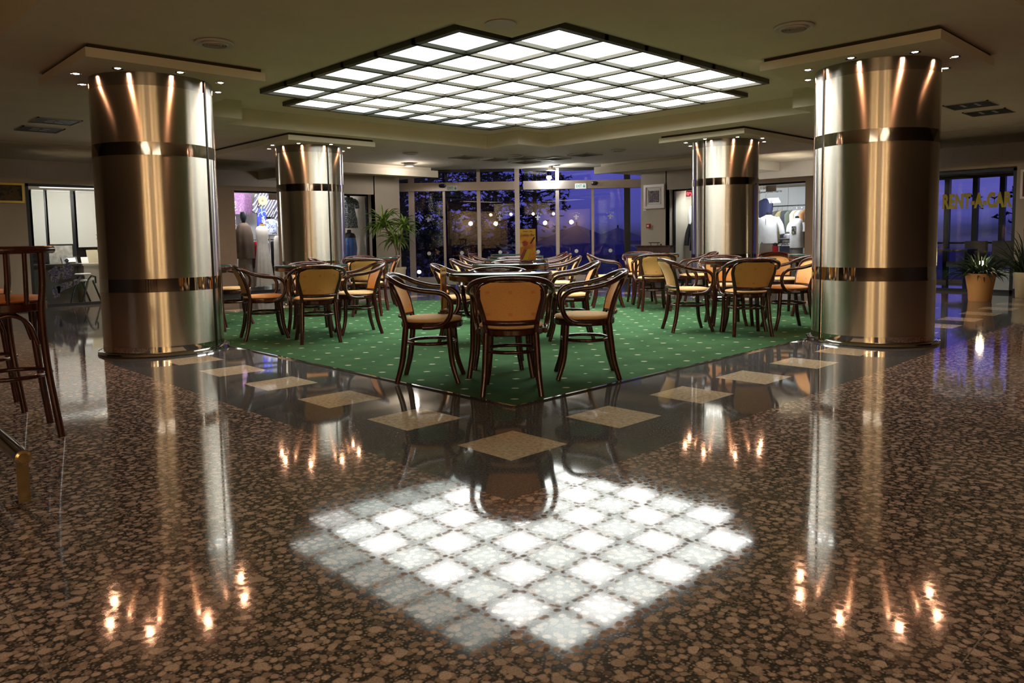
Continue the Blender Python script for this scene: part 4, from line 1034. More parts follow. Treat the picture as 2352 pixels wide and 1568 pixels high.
def mannequin(loc, rz, lab, base_z=0, clothes=(), neck_z=1.45, stand=True, name='mannequin', head=False, fs=1.0):
    m = tag(empty(name, loc, rz), lab, 'mannequin')
    MB().lathe([(.001, neck_z-.62), (.12, neck_z-.60), (.15, neck_z-.45), (.13, neck_z-.28), (.165, neck_z-.10), (.13, neck_z-.03), (.05, neck_z), (.05, neck_z+.06), (.001, neck_z+.07)], 28, (0, 0, 0), 1.05*fs, .62*fs).build('torso_form', FORM, m)
    if head: MB().lathe([(.001, neck_z+.05), (.05, neck_z+.07), (.075, neck_z+.14), (.08, neck_z+.20), (.06, neck_z+.27), (.001, neck_z+.29)], 20, (0, 0, 0), .85, 1.0).build('head', FORM, m)
    if stand:
        MB().tube([(0, 0, base_z+.02), (0, 0, neck_z-.6)], .014, 10).build('pole', M['chrome'], m)
        MB().lathe([(.001, base_z), (.15, base_z), (.15, base_z+.012), (.001, base_z+.022)], 28).build('stand', M['chrome'], m)
    for nm, mesh, mt, dz in clothes:
        mesh.build(nm, mt, m, 60).location = (0, 0, dz)
    return m
white_c = cloth('white_cotton', (.78, .77, .76)); ivory = cloth('ivory_crepe', (.62, .57, .48)); brown_c = cloth('brown_wool', (.10, .068, .045), .85, .25, 5)
# --- left shop
mannequin((4.52, 12.88, 0), 0, 'mannequin in a brown shawl and long skirt, leftmost in the left shop', .0, [('shawl', garment_mesh([(0, .19, .15), (.25, .19, .15), (.5, .185, .14), (.68, .14, .11), (.76, .07, .06)], 7, .10, None, 1), brown_c, .72), ('skirt', garment_mesh([(0, .16, .14), (.35, .15, .13), (.66, .13, .11)], 9, .08, None, 2), cloth('taupe_skirt', (.20, .165, .13)), .10)], 1.44, head=True, fs=.8)
mannequin((4.90, 12.82, 0), 0, 'mannequin in a long ivory dress beside the brown shawl', 0, [('dress', garment_mesh([(z*.96, w*.8, d*.8) for z, w, d in DRESS], 11, .10, None, 3), ivory, .12), ('jewellery', MB().lathe([(.055, 0), (.065, -.03), (.062, -.05), (.05, -.02)], 20, (0, 0, 0), 1, .8), mat('gold_beads', (.7, .45, .1), .3, .8), 1.46)], 1.42, fs=.66)
camo = splotch_mat('dark_floral', [(.02, .02, .025), (.10, .12, .12), (.35, .36, .36), (.03, .035, .05), (.05, .05, .05)], 22)
mannequin((7.02, 12.72, .0), 0, 'mannequin in a dark floral dress hanging above the blue top', 1.3, [('dress', garment_mesh([(0, .20, .14), (.2, .19, .135), (.42, .15, .11), (.55, .15, .1), (.66, .16, .1), (.72, .10, .07)], 9, .07, [([(s*.15, 0, .66), (s*.22, 0, .60), (s*.24, 0, .46)], .05) for s in (-1, 1)], 4), camo, 1.36)], 2.06, stand=False, fs=.85)
satin = cloth('blue_satin', (.07, .14, .38), .25, .3, 7)
mannequin((7.0, 12.70, 0), 0, 'black torso form in a blue satin top beside the pier', 0, [('top', garment_mesh([(0, .15, .11), (.15, .17, .13), (.32, .16, .12), (.44, .14, .09), (.50, .06, .05)], 6, .12, None, 5), satin, .72)], 1.26)
def hung(name, loc, rz, mesh, mt, lab, cat, group=None, hanger=True):
    g = tag(empty(name, loc, rz), lab, cat, group)
    mesh.build('cloth', mt, g, 60)
    if hanger:
        zt = max(v[2] for v in mesh.v)
        MB().tube(spline([(-.16, 0, zt-.09), (0, 0, zt-.01), (.16, 0, zt-.09)], 4), .007, 6).build('hanger', M['black'], g)
        MB().tube(spline([(0, 0, zt-.01), (0, 0, zt+.05), (.018, 0, zt+.075), (0, 0, zt+.10)], 4), .003, 6).build('hook', M['chrome'], g)
    return g
TEE = [(0, .20, .055), (.2, .195, .06), (.42, .205, .06), (.50, .19, .05), (.545, .09, .04)]
floral = splotch_mat('pink_floral', [(.30, .08, .26), (.16, .14, .20), (.40, .14, .34), (.10, .07, .14), (.42, .30, .42)], 30)
fm = MB().surf(lambda u, v: (Vector((-.22+.44*u, .02*math.sin(9*u)-.012, .46*v)), Vector((-.22+.44*u, .02*math.sin(9*u)+.012, .46*v))), 20, 4)
hung('floral_scarf', (4.70, 13.3, 1.68), 0, fm, floral, 'pink floral cloth hung at the top of the left shop', 'scarf', None, False)
sf = tag(empty('sunflower', (4.96, 12.86, 1.965)), 'yellow artificial sunflower at the top of the left shop', 'flower')
pt = MB()
for i in range(22):
    a = 2*math.pi*i/22; d = Vector((math.cos(a), -.15, math.sin(a))); s_ = Vector((-math.sin(a), 0, math.cos(a)))
    pt.add([d*.03-s_*.01, d*.03+s_*.01, d*.075+s_*.017, d*.105, d*.075-s_*.017], [(0, 1, 2, 3, 4)])
    pt.add([Vector((0, .004, 0))+q for q in (d*.03-s_*.01, d*.03+s_*.01, d*.075+s_*.017, d*.105, d*.075-s_*.017)], [(4, 3, 2, 1, 0)])
pt.build('petals', mat('sunflower_yellow', (.80, .66, .02), .6), sf, 0)
MB().lathe([(.001, -.02), (.025, -.016), (.035, 0), (.001, .008)], 18).build('flower_head', mat('sunflower_brown', (.05, .03, .01), .9), sf).rotation_euler = (R(90), 0, 0)
MB().tube([(0, .01, 0), (.01, .06, -.12), (0, .08, -.3)], .006, 6).build('stem', M['leaf'], sf)
stripes = stripe_mat('white_stripes', (.035, .035, .05), (.75, .75, .78), (.8, 0, -.6), .06, .22)
stripes2 = stripe_mat('white_stripes_wide', (.02, .02, .03), (.75, .75, .78), (.86, 0, -.5), .075, .22)
hung('striped_jacket', (5.12, 13.05, 1.62), 10, garment_mesh(TEE, 3, .05, slv(.38, .05, .46), 6), stripes, 'black jacket with white diagonal stripes high in the left shop', 'jacket')
hung('striped_trousers', (5.34, 13.1, 1.58), -8, garment_mesh(TEE, 3, .05, None, 7), stripes2, 'black tracksuit top with wider white stripes beside the steel column', 'jacket')
bt = hung('football_towel', (4.98, 12.98, 1.12), 0, MB().box(-.10, .10, -.012, .012, 0, .68), cloth('royal_blue', (.025, .04, .45), .8), 'blue towel with white vertical lettering in the left shop', 'towel', None, False)
text('lettering', 'BULGARIA', .10, white_c, bt, (.035, -.014, .27), (90, -90, 0), .0008, .002)
MB().tube([(.06+.05*math.cos(a*.4), -.014, .56+.06*math.sin(a*.4)) for a in range(13)], .006, 6).build('emblem', mat('lime_print', (.35, .6, .1), .7), bt)
MB().tube([(-.08, -.014, .50), (-.06, -.014, .57), (.0, -.014, .60)], .004, 6).build('piping', white_c, bt)
bluewhite = splotch_mat('blue_white_print', [(.75, .76, .8), (.55, .6, .75), (.15, .25, .45), (.7, .7, .72), (.1, .12, .18)], 12)
hung('printed_tee', (5.16, 12.92, 1.235), 0, garment_mesh([(z*.6, w*.62, d*.8) for z, w, d in TEE], 3, .05, [([(s*.10, 0, .28), (s*.16, -.01, .22), (s*.17, -.02, .16)], .035) for s in (-1, 1)], 8), bluewhite, 'white and blue printed T-shirt on the stand beside the column', 'T-shirt')
hung('slim_blouse', (5.06, 13.2, 1.50), 0, garment_mesh([(0, .05, .03), (.15, .06, .035), (.3, .055, .03), (.36, .02, .02)], 2, .05, None, 9), white_c, 'narrow white top with red print above the printed T-shirt', 'top')
stand = tag(empty('garment_stand', (5.16, 13.0, 0)), 'white metal clothes stand with T-bar in the left shop', 'clothes stand')
MB().tube([(0, 0, .03), (0, 0, 1.20)], .014, 10).build('pole', M['white'], stand); MB().box(-.14, .22, -.02, .02, 1.19, 1.225).build('arm', M['white'], stand, 0); MB().lathe([(.001, 0), (.16, 0), (.16, .02), (.001, .03)], 24).build('base', M['white'], stand)
rl = tag(empty('garment_rail', (5.2, 13.35, 0)), 'chrome garment rail behind the white stand in the left shop', 'clothes rail')
MB().tube([(-.5, 0, 1.12), (1.6, 0, 1.12)], .012, 8).build('bar', M['chrome'], rl)
for x in (-.5, 1.6): MB().tube([(x, 0, 0), (x, 0, 1.12)], .014, 8).build('leg', M['chrome'], rl)
HG = [((.015, .015, .02), 'black dress on the left shop rail, first', .95), ((.5, .02, .03), 'red top on the left shop rail', .6), ((.05, .03, .07), 'dark violet skirt on the left shop rail', .85), ((.72, .72, .75), 'white skirt on the left shop rail', .9), ((.02, .02, .03), 'black trousers on the left shop rail, end of the row', .98)]
for i, (c, lab, L_) in enumerate(HG):
    hung('hanging_garment', (4.86+.135*i, 13.35, 1.08-L_), 78, garment_mesh([(0, .20, .035), (L_*.5, .19, .04), (L_-.08, .20, .04), (L_-.02, .12, .03), (L_, .03, .02)], 5, .1, None, 20+i), cloth('hung_cloth', c), lab, 'garment', 'garments on the left shop rail')
hung('beige_scarf', (5.22, 12.76, .30), 0, garment_mesh([(0, .10, .06), (.4, .095, .05), (.75, .085, .05), (.86, .07, .05), (.90, .04, .035)], 6, .12, None, 31), ivory, 'beige long scarf draped beside the rear left column', 'scarf', None, False)
hung('flared_white_dress', (4.98, 13.06, .42), 0, garment_mesh([(0, .16, .05), (.25, .13, .05), (.5, .07, .04), (.62, .05, .03)], 7, .1, None, 33), white_c, 'short white flared dress beside the ivory dress', 'dress')
hung('blue_print_blouse', (6.78, 12.9, 1.35), 0, garment_mesh(TEE, 4, .05, slv(.22, .06, .46), 34), splotch_mat('blue_floral', [(.6, .65, .85), (.15, .2, .6), (.5, .5, .8), (.8, .8, .85)], 18), 'blue and white floral blouse right of the rear left column', 'blouse')
hung('orange_skirt', (6.80, 12.98, .92), 0, garment_mesh([(0, .17, .06), (.3, .14, .05), (.45, .10, .04)], 6, .08, None, 35), cloth('orange_cloth', (.5, .10, .03)), 'orange skirt hanging under the floral blouse', 'skirt')
stc = cloth('pattern_wall', (.3, .28, .34))
for i, (x, z, cols, lab) in enumerate(((4.42, 1.74, [(.6, .6, .62), (.1, .1, .12), (.5, .35, .3)], 'patterned bag on the left shop back wall, top'), (4.40, 1.42, [(.6, .62, .7), (.15, .1, .3), (.7, .7, .7)], 'patterned bag on the left shop back wall, lower'))):
    g = tag(empty('handbag', (x, 13.3, z)), lab, 'bag')
    MB().surf(lambda u, v: (Vector((-.14+.28*u, -.05*math.sin(math.pi*u), .22*v)), Vector((-.14+.28*u, .05*math.sin(math.pi*u)+.003, .22*v))), 12, 4).build('body', splotch_mat('bag_print', cols, 16), g)
    MB().tube(spline([(-.08, 0, .21), (-.05, 0, .33), (.05, 0, .33), (.08, 0, .21)], 4), .008, 6).build('handle', M['black'], g)
pl = tag(empty('display_plinth', (4.86, 12.95, 0)), 'pale low display plinth under the dressed mannequins', 'plinth')
MB().box(-.5, .55, .02, .4, .0, .09).build('top', M['white'], pl, 0)
# --- right shop (clothes at x 12.9 and beyond; they face -X)
skirt_b = cloth('brown_skirt', (.20, .155, .115))
mannequin((12.98, 5.28, 0), -90, 'torso form in a white buttoned shirt and brown skirt in the right shop', 0, [('shirt', garment_mesh(SHIRT, 5, .07, slv(.34, .10, .54), 41), white_c, .86), ('skirt', garment_mesh([(0, .21, .16), (.4, .19, .15), (.70, .165, .12)], 9, .07, None, 42), skirt_b, .20), ('buttons', MB().box(-.004, .004, -.128, -.12, .06, .54), M['black'], .86)], 1.47)
mannequin((13.0, 4.64, 0), -90, 'torso form in a printed white T-shirt near the shop wall corner', 0, [('tee', garment_mesh([(0, .155, .11), (.2, .15, .11), (.5, .15, .11), (.58, .12, .09), (.63, .06, .05)], 5, .06, [([(s*.13, 0, .52), (s*.17, -.01, .44), (s*.175, -.02, .34)], .05) for s in (-1, 1)], 43), white_c, .76), ('print', MB().box(-.06, .03, -.118, -.108, .30, .46), splotch_mat('tee_print', [(.02, .02, .03), (.1, .1, .12), (.3, .35, .1)], 18), .76), ('trousers', garment_mesh([(0, .13, .09), (.5, .13, .09)], 3, .05, None, 44), cloth('grey_trousers', (.32, .31, .30)), .27)], 1.37, fs=.82)
mannequin((12.98, 7.06, 0), -90, 'torso form in a long black coat behind the rear right column', 0, [('coat', garment_mesh([(0, .19, .15), (.3, .18, .14), (.6, .18, .12), (.7, .14, .09), (.75, .06, .05)], 6, .08, slv(.5, .05, .62), 45), cloth('black_coat', (.02, .02, .024)), .70)], 1.40)
hung('white_shirt', (13.25, 7.28, 1.18), -90, garment_mesh(SHIRT, 5, .07, slv(.42, .03, .54), 46), white_c, 'white shirt hung high behind the black coat', 'shirt')
hung('navy_jacket', (13.3, 5.52, 1.36), -90, garment_mesh([(z*.8, w*.8, d*.7) for z, w, d in SHIRT], 4, .05, None, 47), stripe_mat('navy_cloth', (.012, .014, .055), (.03, .035, .10), (1, 0, 0), .04, .3), 'navy blue jacket hung at the upper left of the right shop', 'jacket')
rr = tag(empty('garment_rail', (13.45, 4.95, 0)), 'dark garment rail along the right shop', 'clothes rail')
MB().tube([(0, -.62, 1.68), (0, .62, 1.68)], .012, 8).build('bar', M['black'], rr)
for y in (-.62, .62): MB().tube([(0, y, 0), (0, y, 1.68)], .014, 8).build('leg', M['black'], rr)
HR = [((.55, .48, .36), 'cream shirt on the right shop rail beside the white shirt'), ((.10, .09, .08), 'dark brown garment on the right shop rail, second'), ((.32, .27, .14), 'olive garment on the right shop rail, third'), ((.05, .05, .06), 'wide charcoal coat in the middle of the right shop rail'), ((.12, .14, .10), 'dark green garment on the right shop rail'), ((.60, .55, .42), 'pale yellow garment on the right shop rail'), ((.70, .68, .64), 'white garment on the right shop rail before the T-shirt form'), ((.42, .20, .08), 'orange garment on the right shop rail'), ((.14, .11, .09), 'brown garment at the right end of the rail')]
for i, (c, lab) in enumerate(HR):
    L_ = (.86, .84, .7, .95, .9, .86, .8, .72, .8)[i]
    hung('hanging_garment', (13.45, 5.42-.112*i, 1.58-L_), -90+(68 if i != 3 else 30), garment_mesh([(0, .19, .04), (L_*.5, .18, .045), (L_-.1, .20, .045), (L_-.02, .12, .03), (L_, .03, .02)], 5, .1, None, 50+i), cloth('rail_cloth', c), lab, 'garment', 'garments on the right shop rail')
hung('ribbed_jacket', (13.08, 4.27, .72), -100, garment_mesh([(0, .17, .10), (.25, .17, .11), (.5, .17, .1), (.62, .13, .08), (.68, .05, .04)], 4, .05, slv(.5, .0, .56), 60), stripe_mat('ribbed_black', (.02, .02, .022), (.07, .07, .075), (0, 0, 1), .05, .3), 'black quilted jacket at the right end of the right shop', 'jacket')
tb_ = tag(empty('display_table', (13.2, 4.95, 0)), 'white display table with hats and bags in the right shop', 'table')
MB().box(-.17, .17, -.14, .14, .80, .83).build('tabletop', M['white'], tb_, 0); MB().box(-.15, .15, -.12, .06, 0, .80).build('cabinet', M['white'], tb_, 0)
for x in (-.17, .17): MB().box(x*.9-.015, x*.9+.015, .105, .135, 0, .8).build('leg', M['white'], tb_, 0)
for i, (y, z, c, lab) in enumerate(((4.95, .83, (.75, .74, .78), 'white sun hat lying on the shop display table'), (4.93, .945, (.72, .70, .76), 'white sun hat stacked above another on the display table'))):
    h = tag(empty('sun_hat', (13.18, y, z)), lab, 'hat', 'white sun hats')
    MB().lathe([(.06, .0), (.15, .005), (.17, .02), (.15, .025), (.085, .03), (.08, .09), (.05, .115), (.001, .12)], 28, wob=lambda a, z_: 1+.05*math.sin(4*a)).build('body', cloth('hat_cloth', c), h)
    MB().lathe([(.088, .03), (.088, .05), (.084, .05), (.084, .03)], 24).build('band', cloth('hat_band', (.3, .3, .34)), h)
rb = tag(empty('red_bag', (12.80, 5.02, .60)), 'small red bag hanging from the display table', 'bag')
MB().surf(lambda u, v: (Vector((-.04*math.sin(math.pi*u)-.002, -.07+.14*u, .2*v)), Vector((.03*math.sin(math.pi*u)+.002, -.07+.14*u, .2*v))), 10, 4).build('body', cloth('red_cloth', (.55, .02, .02)), rb)
MB().tube(spline([(0, -.05, .19), (0, -.03, .26), (0, .03, .26), (0, .05, .19)], 4), .006, 6).build('strap', M['black'], rb)
dbg = tag(empty('shoulder_bag', (12.82, 4.82, .60)), 'dark blue shoulder bag on the right of the red bag', 'bag')
MB().surf(lambda u, v: (Vector((-.05*math.sin(math.pi*u)-.002, -.11+.22*u, .2*v)), Vector((.04*math.sin(math.pi*u)+.002, -.11+.22*u, .2*v))), 10, 4).build('body', cloth('bag_navy', (.04, .05, .11)), dbg)
MB().tube(spline([(0, -.09, .19), (0, -.04, .27), (0, .04, .27), (0, .09, .19)], 4), .006, 6).build('strap', M['black'], dbg)
led = tag(empty('led_sign', (13.05, 7.33, 2.06), -90), 'red illuminated letters at the top of the right shop', 'sign')
MB().box(-.17, .17, .005, .03, -.07, .07).build('board', mat('led_board', (.10, .005, .008), .5), led, 0)
text('lettering', 'try', .14, emit('led_red', (1, .05, .06), 5, False), led, (0, 0, 0), (90, 0, 0), .002, .003)
wp = tag(empty('wall_panel', (14.66, 5.2, 0)), 'white panelled back wall of the right shop', 'panel')
for k in range(3): MB().box(-.03, .0, -1.0+.72*k, -.29+.72*k, .05, 2.16).build('panel', mat('panel_white', (.74, .75, .76), .6), wp, 0)

# lamps of the side rooms: flat ceiling fixtures
def room_lamp(x, y, z, w, d, power, col, lab, aim=(0, 0, -1), vis=1.2):
    q = tag(empty('ceiling_fixture', (x, y, z)), lab, 'ceiling lamp')
    MB().box(-w/2-.03, w/2+.03, -d/2-.03, d/2+.03, 0, .03).build('housing', M['white'], q, 0)
    MB().box(-w/2, w/2, -d/2, d/2, -.012, 0).build('diffuser', emit('diffuser_%s' % lab[:8], col, vis, False), q, 0)
    L = bpy.data.lights.new('fixture_light', 'AREA'); L.shape = 'RECTANGLE'; L.size = w; L.size_y = d; L.energy = power; L.color = col
    o = bpy.data.objects.new('fixture_light', L); COL.objects.link(o); o.location = (x, y, z-.02)
    o.rotation_euler = Vector(aim).to_track_quat('-Z', 'Y').to_euler()
room_lamp(4.9, 12.62, 2.135, 1.3, .2, 70, (.97, .93, 1), 'white ceiling fixture over the mannequins of the left shop', (0, .8, -.8))
room_lamp(6.6, 12.75, 2.135, .5, .2, 22, (.95, .95, 1), 'white ceiling fixture over the floral dress', (0, .75, -.8))
room_lamp(12.85, 4.95, 2.135, .25, 1.2, 40, (.92, .94, 1), 'white ceiling fixture over the shirts of the right shop', (.7, 0, -.8))
room_lamp(12.85, 6.95, 2.135, .25, .7, 26, (.92, .97, 1), 'white ceiling fixture over the black coat', (.7, 0, -.8))
room_lamp(1.5, 13.1, 2.135, 1.3, .3, 36, (1, .96, .88), 'white ceiling fixture of the left office', (0, .8, -.7))
L = bpy.data.lights.new('desk_fill', 'POINT'); L.energy = 26; L.color = (1, .95, .86); L.shadow_soft_size = .15  # added fill for the desk front; no lamp hangs here
o = bpy.data.objects.new('desk_fill', L); COL.objects.link(o); o.location = (1.75, 12.65, 1.9)
struct(MB().box(4.05, 7.36, 13.72, 13.76, 0, 2.17).build('wall_shop_left', M['white'], smooth=0))

# ------------------------------------------------------------------ bar area behind the viewer (lights the metal, shows in reflections)
def arc(r0, r1, a0, a1, c, z0, z1, n=28):
    mb = MB(); v = []; f = []
    for i in range(n+1):
        a = R(a0+(a1-a0)*i/n)
        for r, z in ((r0, z0), (r1, z0), (r1, z1), (r0, z1)): v.append((c[0]+r*math.cos(a), c[1]+r*math.sin(a), z))
    for i in range(n):
        for k in range(4): f.append((i*4+k, i*4+(k+1) % 4, (i+1)*4+(k+1) % 4, (i+1)*4+k))
    f += [(0, 1, 2, 3), (n*4+3, n*4+2, n*4+1, n*4)]
    return mb.add(v, f)
can = tag(empty('bar_canopy', (0, 0, 0)), 'curved white bar canopy seen only as a reflection in the doors', 'canopy')
arc(2.6, 2.7, 10, 80, (-6.6, -6.6), 2.30, 2.95).build('fascia', M['white'], can, 30)
arc(.4, 2.6, 0, 90, (-6.6, -6.6), 2.90, 2.95).build('soffit', M['cream'], can, 0)
for i, a in enumerate((12, 34, 56, 78)):
    L = bpy.data.lights.new('bar_fill', 'POINT'); L.energy = 16; L.color = (1, .64, .34); L.shadow_soft_size = .08  # unseen warm fill added for the chair backs and front area
    o = bpy.data.objects.new('bar_fill', L); COL.objects.link(o); o.location = (-6.6+3.15*math.cos(R(a)), -6.6+3.15*math.sin(R(a)), 2.35)
bcl = tag(empty('bar_ceiling_light', (0, 0, 3.115)), 'warm backlit ceiling panels over the bar, seen only in reflections', 'ceiling light')
bgl = emit('warm_panel', (1, .80, .56), 2.6)
for x0, x1, y0, y1 in ((-7.2, -5.0, -4.9, -1.9), (-4.9, -1.9, -7.2, -5.0)):
    MB().box(x0, x1, y0, y1, -.02, -.004).build('light_panel', bgl, bcl, 0)
    MB().box(x0-.05, x0, y0-.05, y1+.05, -.05, 0).box(x1, x1+.05, y0-.05, y1+.05, -.05, 0).box(x0, x1, y0-.05, y0, -.05, 0).box(x0, x1, y1, y1+.05, -.05, 0).build('frame', M['grid'], bcl, 0)
struct(MB().box(-7.48, -7.44, -6.2, -1.8, .5, 2.6).build('wall_back_bar', M['cream'], smooth=0))
struct(MB().box(-6.2, -2.2, -7.48, -7.44, .5, 2.6).build('wall_back_bar', M['cream'], smooth=0))
for x, y, e in ((-7.05, -4.9, 32), (-7.05, -3.0, 32), (-5.2, -7.05, 32), (-3.2, -7.05, 32)):
    L = bpy.data.lights.new('bar_wall_fill', 'POINT'); L.energy = e; L.color = (1, .70, .38); L.shadow_soft_size = .12  # added fill that brightens the bar wall for the steel; no lamp modelled
    o = bpy.data.objects.new('bar_wall_fill', L); COL.objects.link(o); o.location = (x, y, 1.9)

# ------------------------------------------------------------------ outside
def out(D, lat, z=0): return (CAMXY[0]+D*.695+lat*.719, CAMXY[1]+D*.719-lat*.695, z)
gm = MB().box(-60, 90, -60, 90, -1.3, -1.2)
tag(gm.build('ground_outside', M['ground'], smooth=0), kind='structure')
def pine(loc, h, spread, seed, lab, low=.35, pads=18, r=.16):
    rng = random.Random(seed)
    p = tag(empty('pine_tree', loc), lab, 'tree', 'pine trees outside')
    lean = Vector((rng.uniform(-.4, .4), rng.uniform(-.4, .4), 0))
    trunk = [Vector((0, 0, 0))+lean*t*t+Vector((0, 0, h*t)) for t in (0, .25, .5, .75, 1)]
    MB().tube(spline(trunk, 4), [r*(1-.75*i/16) for i in range(17)], 9).build('trunk', M['pine_bark'], p, 60)
    br_ = MB(); fo = MB()
    for i in range(pads):
        t = low+(1-low)*(i+rng.random())/pads; a = i*2.4+rng.random()
        L_ = spread*(1.05-.75*t)*rng.uniform(.6, 1.15)
        b0 = lean*t*t+Vector((0, 0, h*t)); b1 = b0+Vector((math.cos(a)*L_, math.sin(a)*L_, L_*rng.uniform(-.12, .28)))
        mid = (b0+b1)/2+Vector((0, 0, .12*L_)); path = spline([b0, mid, b1], 4)
        br_.tube(path, [.05*(1-.8*k/8)*r/.16 for k in range(9)], 6)
        for k in range(int(34*L_)):
            q = path[min(8, 2+int(7*rng.random()))]+Vector((rng.gauss(0, .22*L_), rng.gauss(0, .22*L_), rng.gauss(.05, .09*L_)))
            for _ in range(9):
                d = Vector((rng.gauss(0, 1), rng.gauss(0, 1), rng.gauss(.2, .6))).normalized()*rng.uniform(.07, .17)
                w = d.cross(Vector((rng.gauss(0, 1), rng.gauss(0, 1), rng.gauss(0, 1)))).normalized()*rng.uniform(.015, .04)
                fo.add([q-w, q+w, q+d+w*.4, q+d-w*.4], [(0, 1, 2, 3)])
    br_.build('branches', M['pine_bark'], p, 60); fo.build('foliage', M['pine'], p, 0)
pine(out(25, -2.0, -1.2), 7.5, 3.0, 1, 'dark pine with a thick straight trunk behind the left door', .22, 26)
pine(out(28, -4.0, -1.2), 6.5, 3.0, 2, 'dark bushy pine at the left edge of the glass facade', .18, 26)
pine(out(33, -.6, -1.2), 7.5, 2.6, 3, 'farther pine between the two glass doors', .3, 20)
pine(out(29, .9, -1.2), 7.0, 3.0, 4, 'leaning pine whose branches reach over the right door', .46, 16, .13)
pine((24.0, 1.2, -1.2), 7.5, 2.6, 5, 'pine seen through the car-hire windows', .25, 20)
for i, (D, lat, s, lab) in enumerate(((30, -3.2, 1.3, 'low dark shrub behind the left glass door, left one'), (31, -1.2, 1.2, 'low dark shrub behind the left glass door, right one'), (36, 1.2, 1.0, 'low dark shrub far behind the right glass door'))):
    rng = random.Random(70+i); p = tag(empty('shrub', out(D, lat, -1.2)), lab, 'shrub', 'shrubs outside the doors'); fo = MB()
    for k in range(900):
        a = rng.random()*6.28; q = Vector((math.cos(a)*rng.random()*s*1.3, math.sin(a)*rng.random()*s*1.3, rng.random()**.8*s*1.9))
        d = Vector((rng.gauss(0, 1), rng.gauss(0, 1), rng.gauss(0, 1))).normalized()*.16; w = d.orthogonal().normalized()*.07
        fo.add([q-w, q+w, q+d+w, q+d-w], [(0, 1, 2, 3)])
    fo.build('foliage', M['pine'], p, 0); MB().tube([(0, 0, 0), (.05, 0, .8*s)], .05, 7).build('stem', M['pine_bark'], p)
canv = mat('parasol_navy', (.10, .11, .2), .8); canv2 = mat('parasol_tan', (.22, .2, .22), .8)
for D, lat, zt, r, m_, lab in ((27, 2.35, 1.5, 2.7, canv, 'wide navy parasol beyond the right glass door'), (33, 4.65, 1.45, 1.5, canv2, 'pale pointed parasol behind the navy one'), (24, .75, .45, 1.2, canv, 'low dark parasol seen left of the wide navy one')):
    p = tag(empty('parasol', out(D, lat, -1.2)), lab, 'parasol', 'parasols outside the doors'); H = zt+1.2
    mb = MB(); n = 8; v = [(0, 0, H)]+[(r*math.cos(2*math.pi*i/n+.3), r*math.sin(2*math.pi*i/n+.3), H-.38*r) for i in range(n)]+[(r*math.cos(2*math.pi*i/n+.3), r*math.sin(2*math.pi*i/n+.3), H-.38*r-.16) for i in range(n)]+[(0, 0, H-.03)]
    mb.add(v, [(0, 1+i, 1+(i+1) % n) for i in range(n)]+[(1+i, 1+n+i, 1+n+(i+1) % n, 1+(i+1) % n) for i in range(n)]+[(2*n+1, 1+(i+1) % n, 1+i) for i in range(n)])
    mb.build('canopy', m_, p, 0); MB().tube([(0, 0, 0), (0, 0, H+.1)], .035, 8).build('pole', M['pine_bark'], p); MB().lathe([(.001, 0), (.35, 0), (.35, .08), (.001, .1)], 20).build('base', M['ground'], p)
for D, lat, z, lab in ((22.5, -2.75, .05, 'small glowing garden lamp left of the left door'), (22.8, -2.25, .12, 'small glowing garden lamp behind the left door glass')):
    p = tag(empty('garden_lamp', out(D, lat, -1.2)), lab, 'lamp', 'garden lamps outside')
    MB().tube([(0, 0, 0), (0, 0, 1.2+z)], .025, 8).build('post', M['black'], p); MB().lathe([(.001, 0), (.05, .02), (.06, .06), (.04, .1), (.001, .11)], 14, (0, 0, 1.2+z)).build('globe', emit('garden_glow', (1, .8, .6), 14, False), p)
rl_ = tag(empty('terrace_railing', out(23.2, 0, 0), -45), 'dark terrace railing beyond the glass doors', 'railing')
MB().tube([(-5, 0, -.35), (5, 0, -.35)], .02, 8).build('rail', M['black'], rl_)
for k in range(9): MB().tube([(-5+1.25*k, 0, -1.2), (-5+1.25*k, 0, -.35)], .018, 6).build('post', M['black'], rl_)

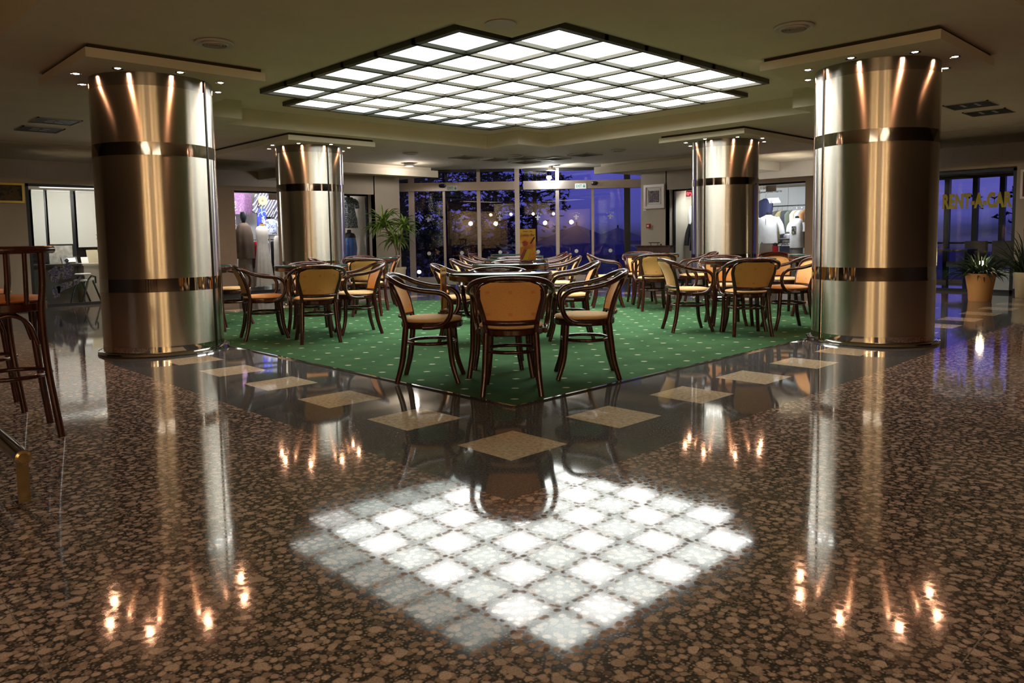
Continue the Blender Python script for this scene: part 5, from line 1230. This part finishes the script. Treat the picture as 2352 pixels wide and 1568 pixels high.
# ------------------------------------------------------------------ world: dusk sky
w = bpy.data.worlds.new('dusk'); scn.world = w; w.use_nodes = True; nt = w.node_tree
bg = nt.nodes['Background']
tc = node(nt, 'ShaderNodeTexCoord'); sp = node(nt, 'ShaderNodeSeparateXYZ'); lk(nt, tc.outputs['Generated'], sp.inputs[0])
cl = node(nt, 'ShaderNodeTexNoise'); cl.inputs['Scale'].default_value = 3.5; cl.inputs['Detail'].default_value = 4
mp = node(nt, 'ShaderNodeMapping'); mp.inputs['Scale'].default_value = (1, 1, 5); lk(nt, tc.outputs['Generated'], mp.inputs['Vector']); lk(nt, mp.outputs[0], cl.inputs['Vector'])
r = ramp(nt, [(0, (.02, .02, .05)), (.02, (.055, .055, .26)), (.12, (.07, .065, .43)), (.4, (.05, .045, .36)), (1, (.02, .02, .16))])
lk(nt, sp.outputs[2], r.inputs['Fac'])
mx = node(nt, 'ShaderNodeMix', data_type='RGBA'); mx.inputs['B'].default_value = (.16, .13, .45, 1)
cr_ = ramp(nt, [(.52, (0, 0, 0)), (.75, (.5, .5, .5))]); lk(nt, cl.outputs['Fac'], cr_.inputs['Fac'])
lk(nt, cr_.outputs['Color'], mx.inputs['Factor']); lk(nt, r.outputs['Color'], mx.inputs['A']); lk(nt, mx.outputs['Result'], bg.inputs['Color'])
bg.inputs['Strength'].default_value = 1.25

# ------------------------------------------------------------------ camera
f_px, yaw, pitch, roll = 1736.43, .80239, -.08173, -.01614
fwd = Vector((math.cos(yaw)*math.cos(pitch), math.sin(yaw)*math.cos(pitch), math.sin(pitch)))
rt = Vector((math.sin(yaw), -math.cos(yaw), 0)); up = rt.cross(fwd)
r2 = rt*math.cos(roll)+up*math.sin(roll); u2 = -rt*math.sin(roll)+up*math.cos(roll)
cam = bpy.data.cameras.new('camera'); cam.sensor_width = 36; cam.lens = f_px/2352*36; cam.shift_y = -95.34/2352
cam.clip_start = .05; cam.clip_end = 300
co = bpy.data.objects.new('camera', cam); COL.objects.link(co)
mw = Matrix((r2, u2, -fwd)).transposed().to_4x4(); mw.translation = Vector((-2.6657, -2.7739, 1.0672)); co.matrix_world = mw
scn.camera = co
scn.view_settings.view_transform = 'Standard'; scn.view_settings.look = 'None'; scn.view_settings.gamma = 1
scn.view_settings.use_curve_mapping = False; scn.view_settings.exposure = 0.12
cy = scn.cycles
cy.use_denoising = True; cy.use_adaptive_sampling = True; cy.adaptive_threshold = .025; cy.max_bounces = 8; cy.diffuse_bounces = 3; cy.glossy_bounces = 5; cy.transparent_max_bounces = 24; cy.transmission_bounces = 6
cy.sample_clamp_indirect = 8; cy.caustics_reflective = False; cy.caustics_refractive = False; cy.blur_glossy = .3
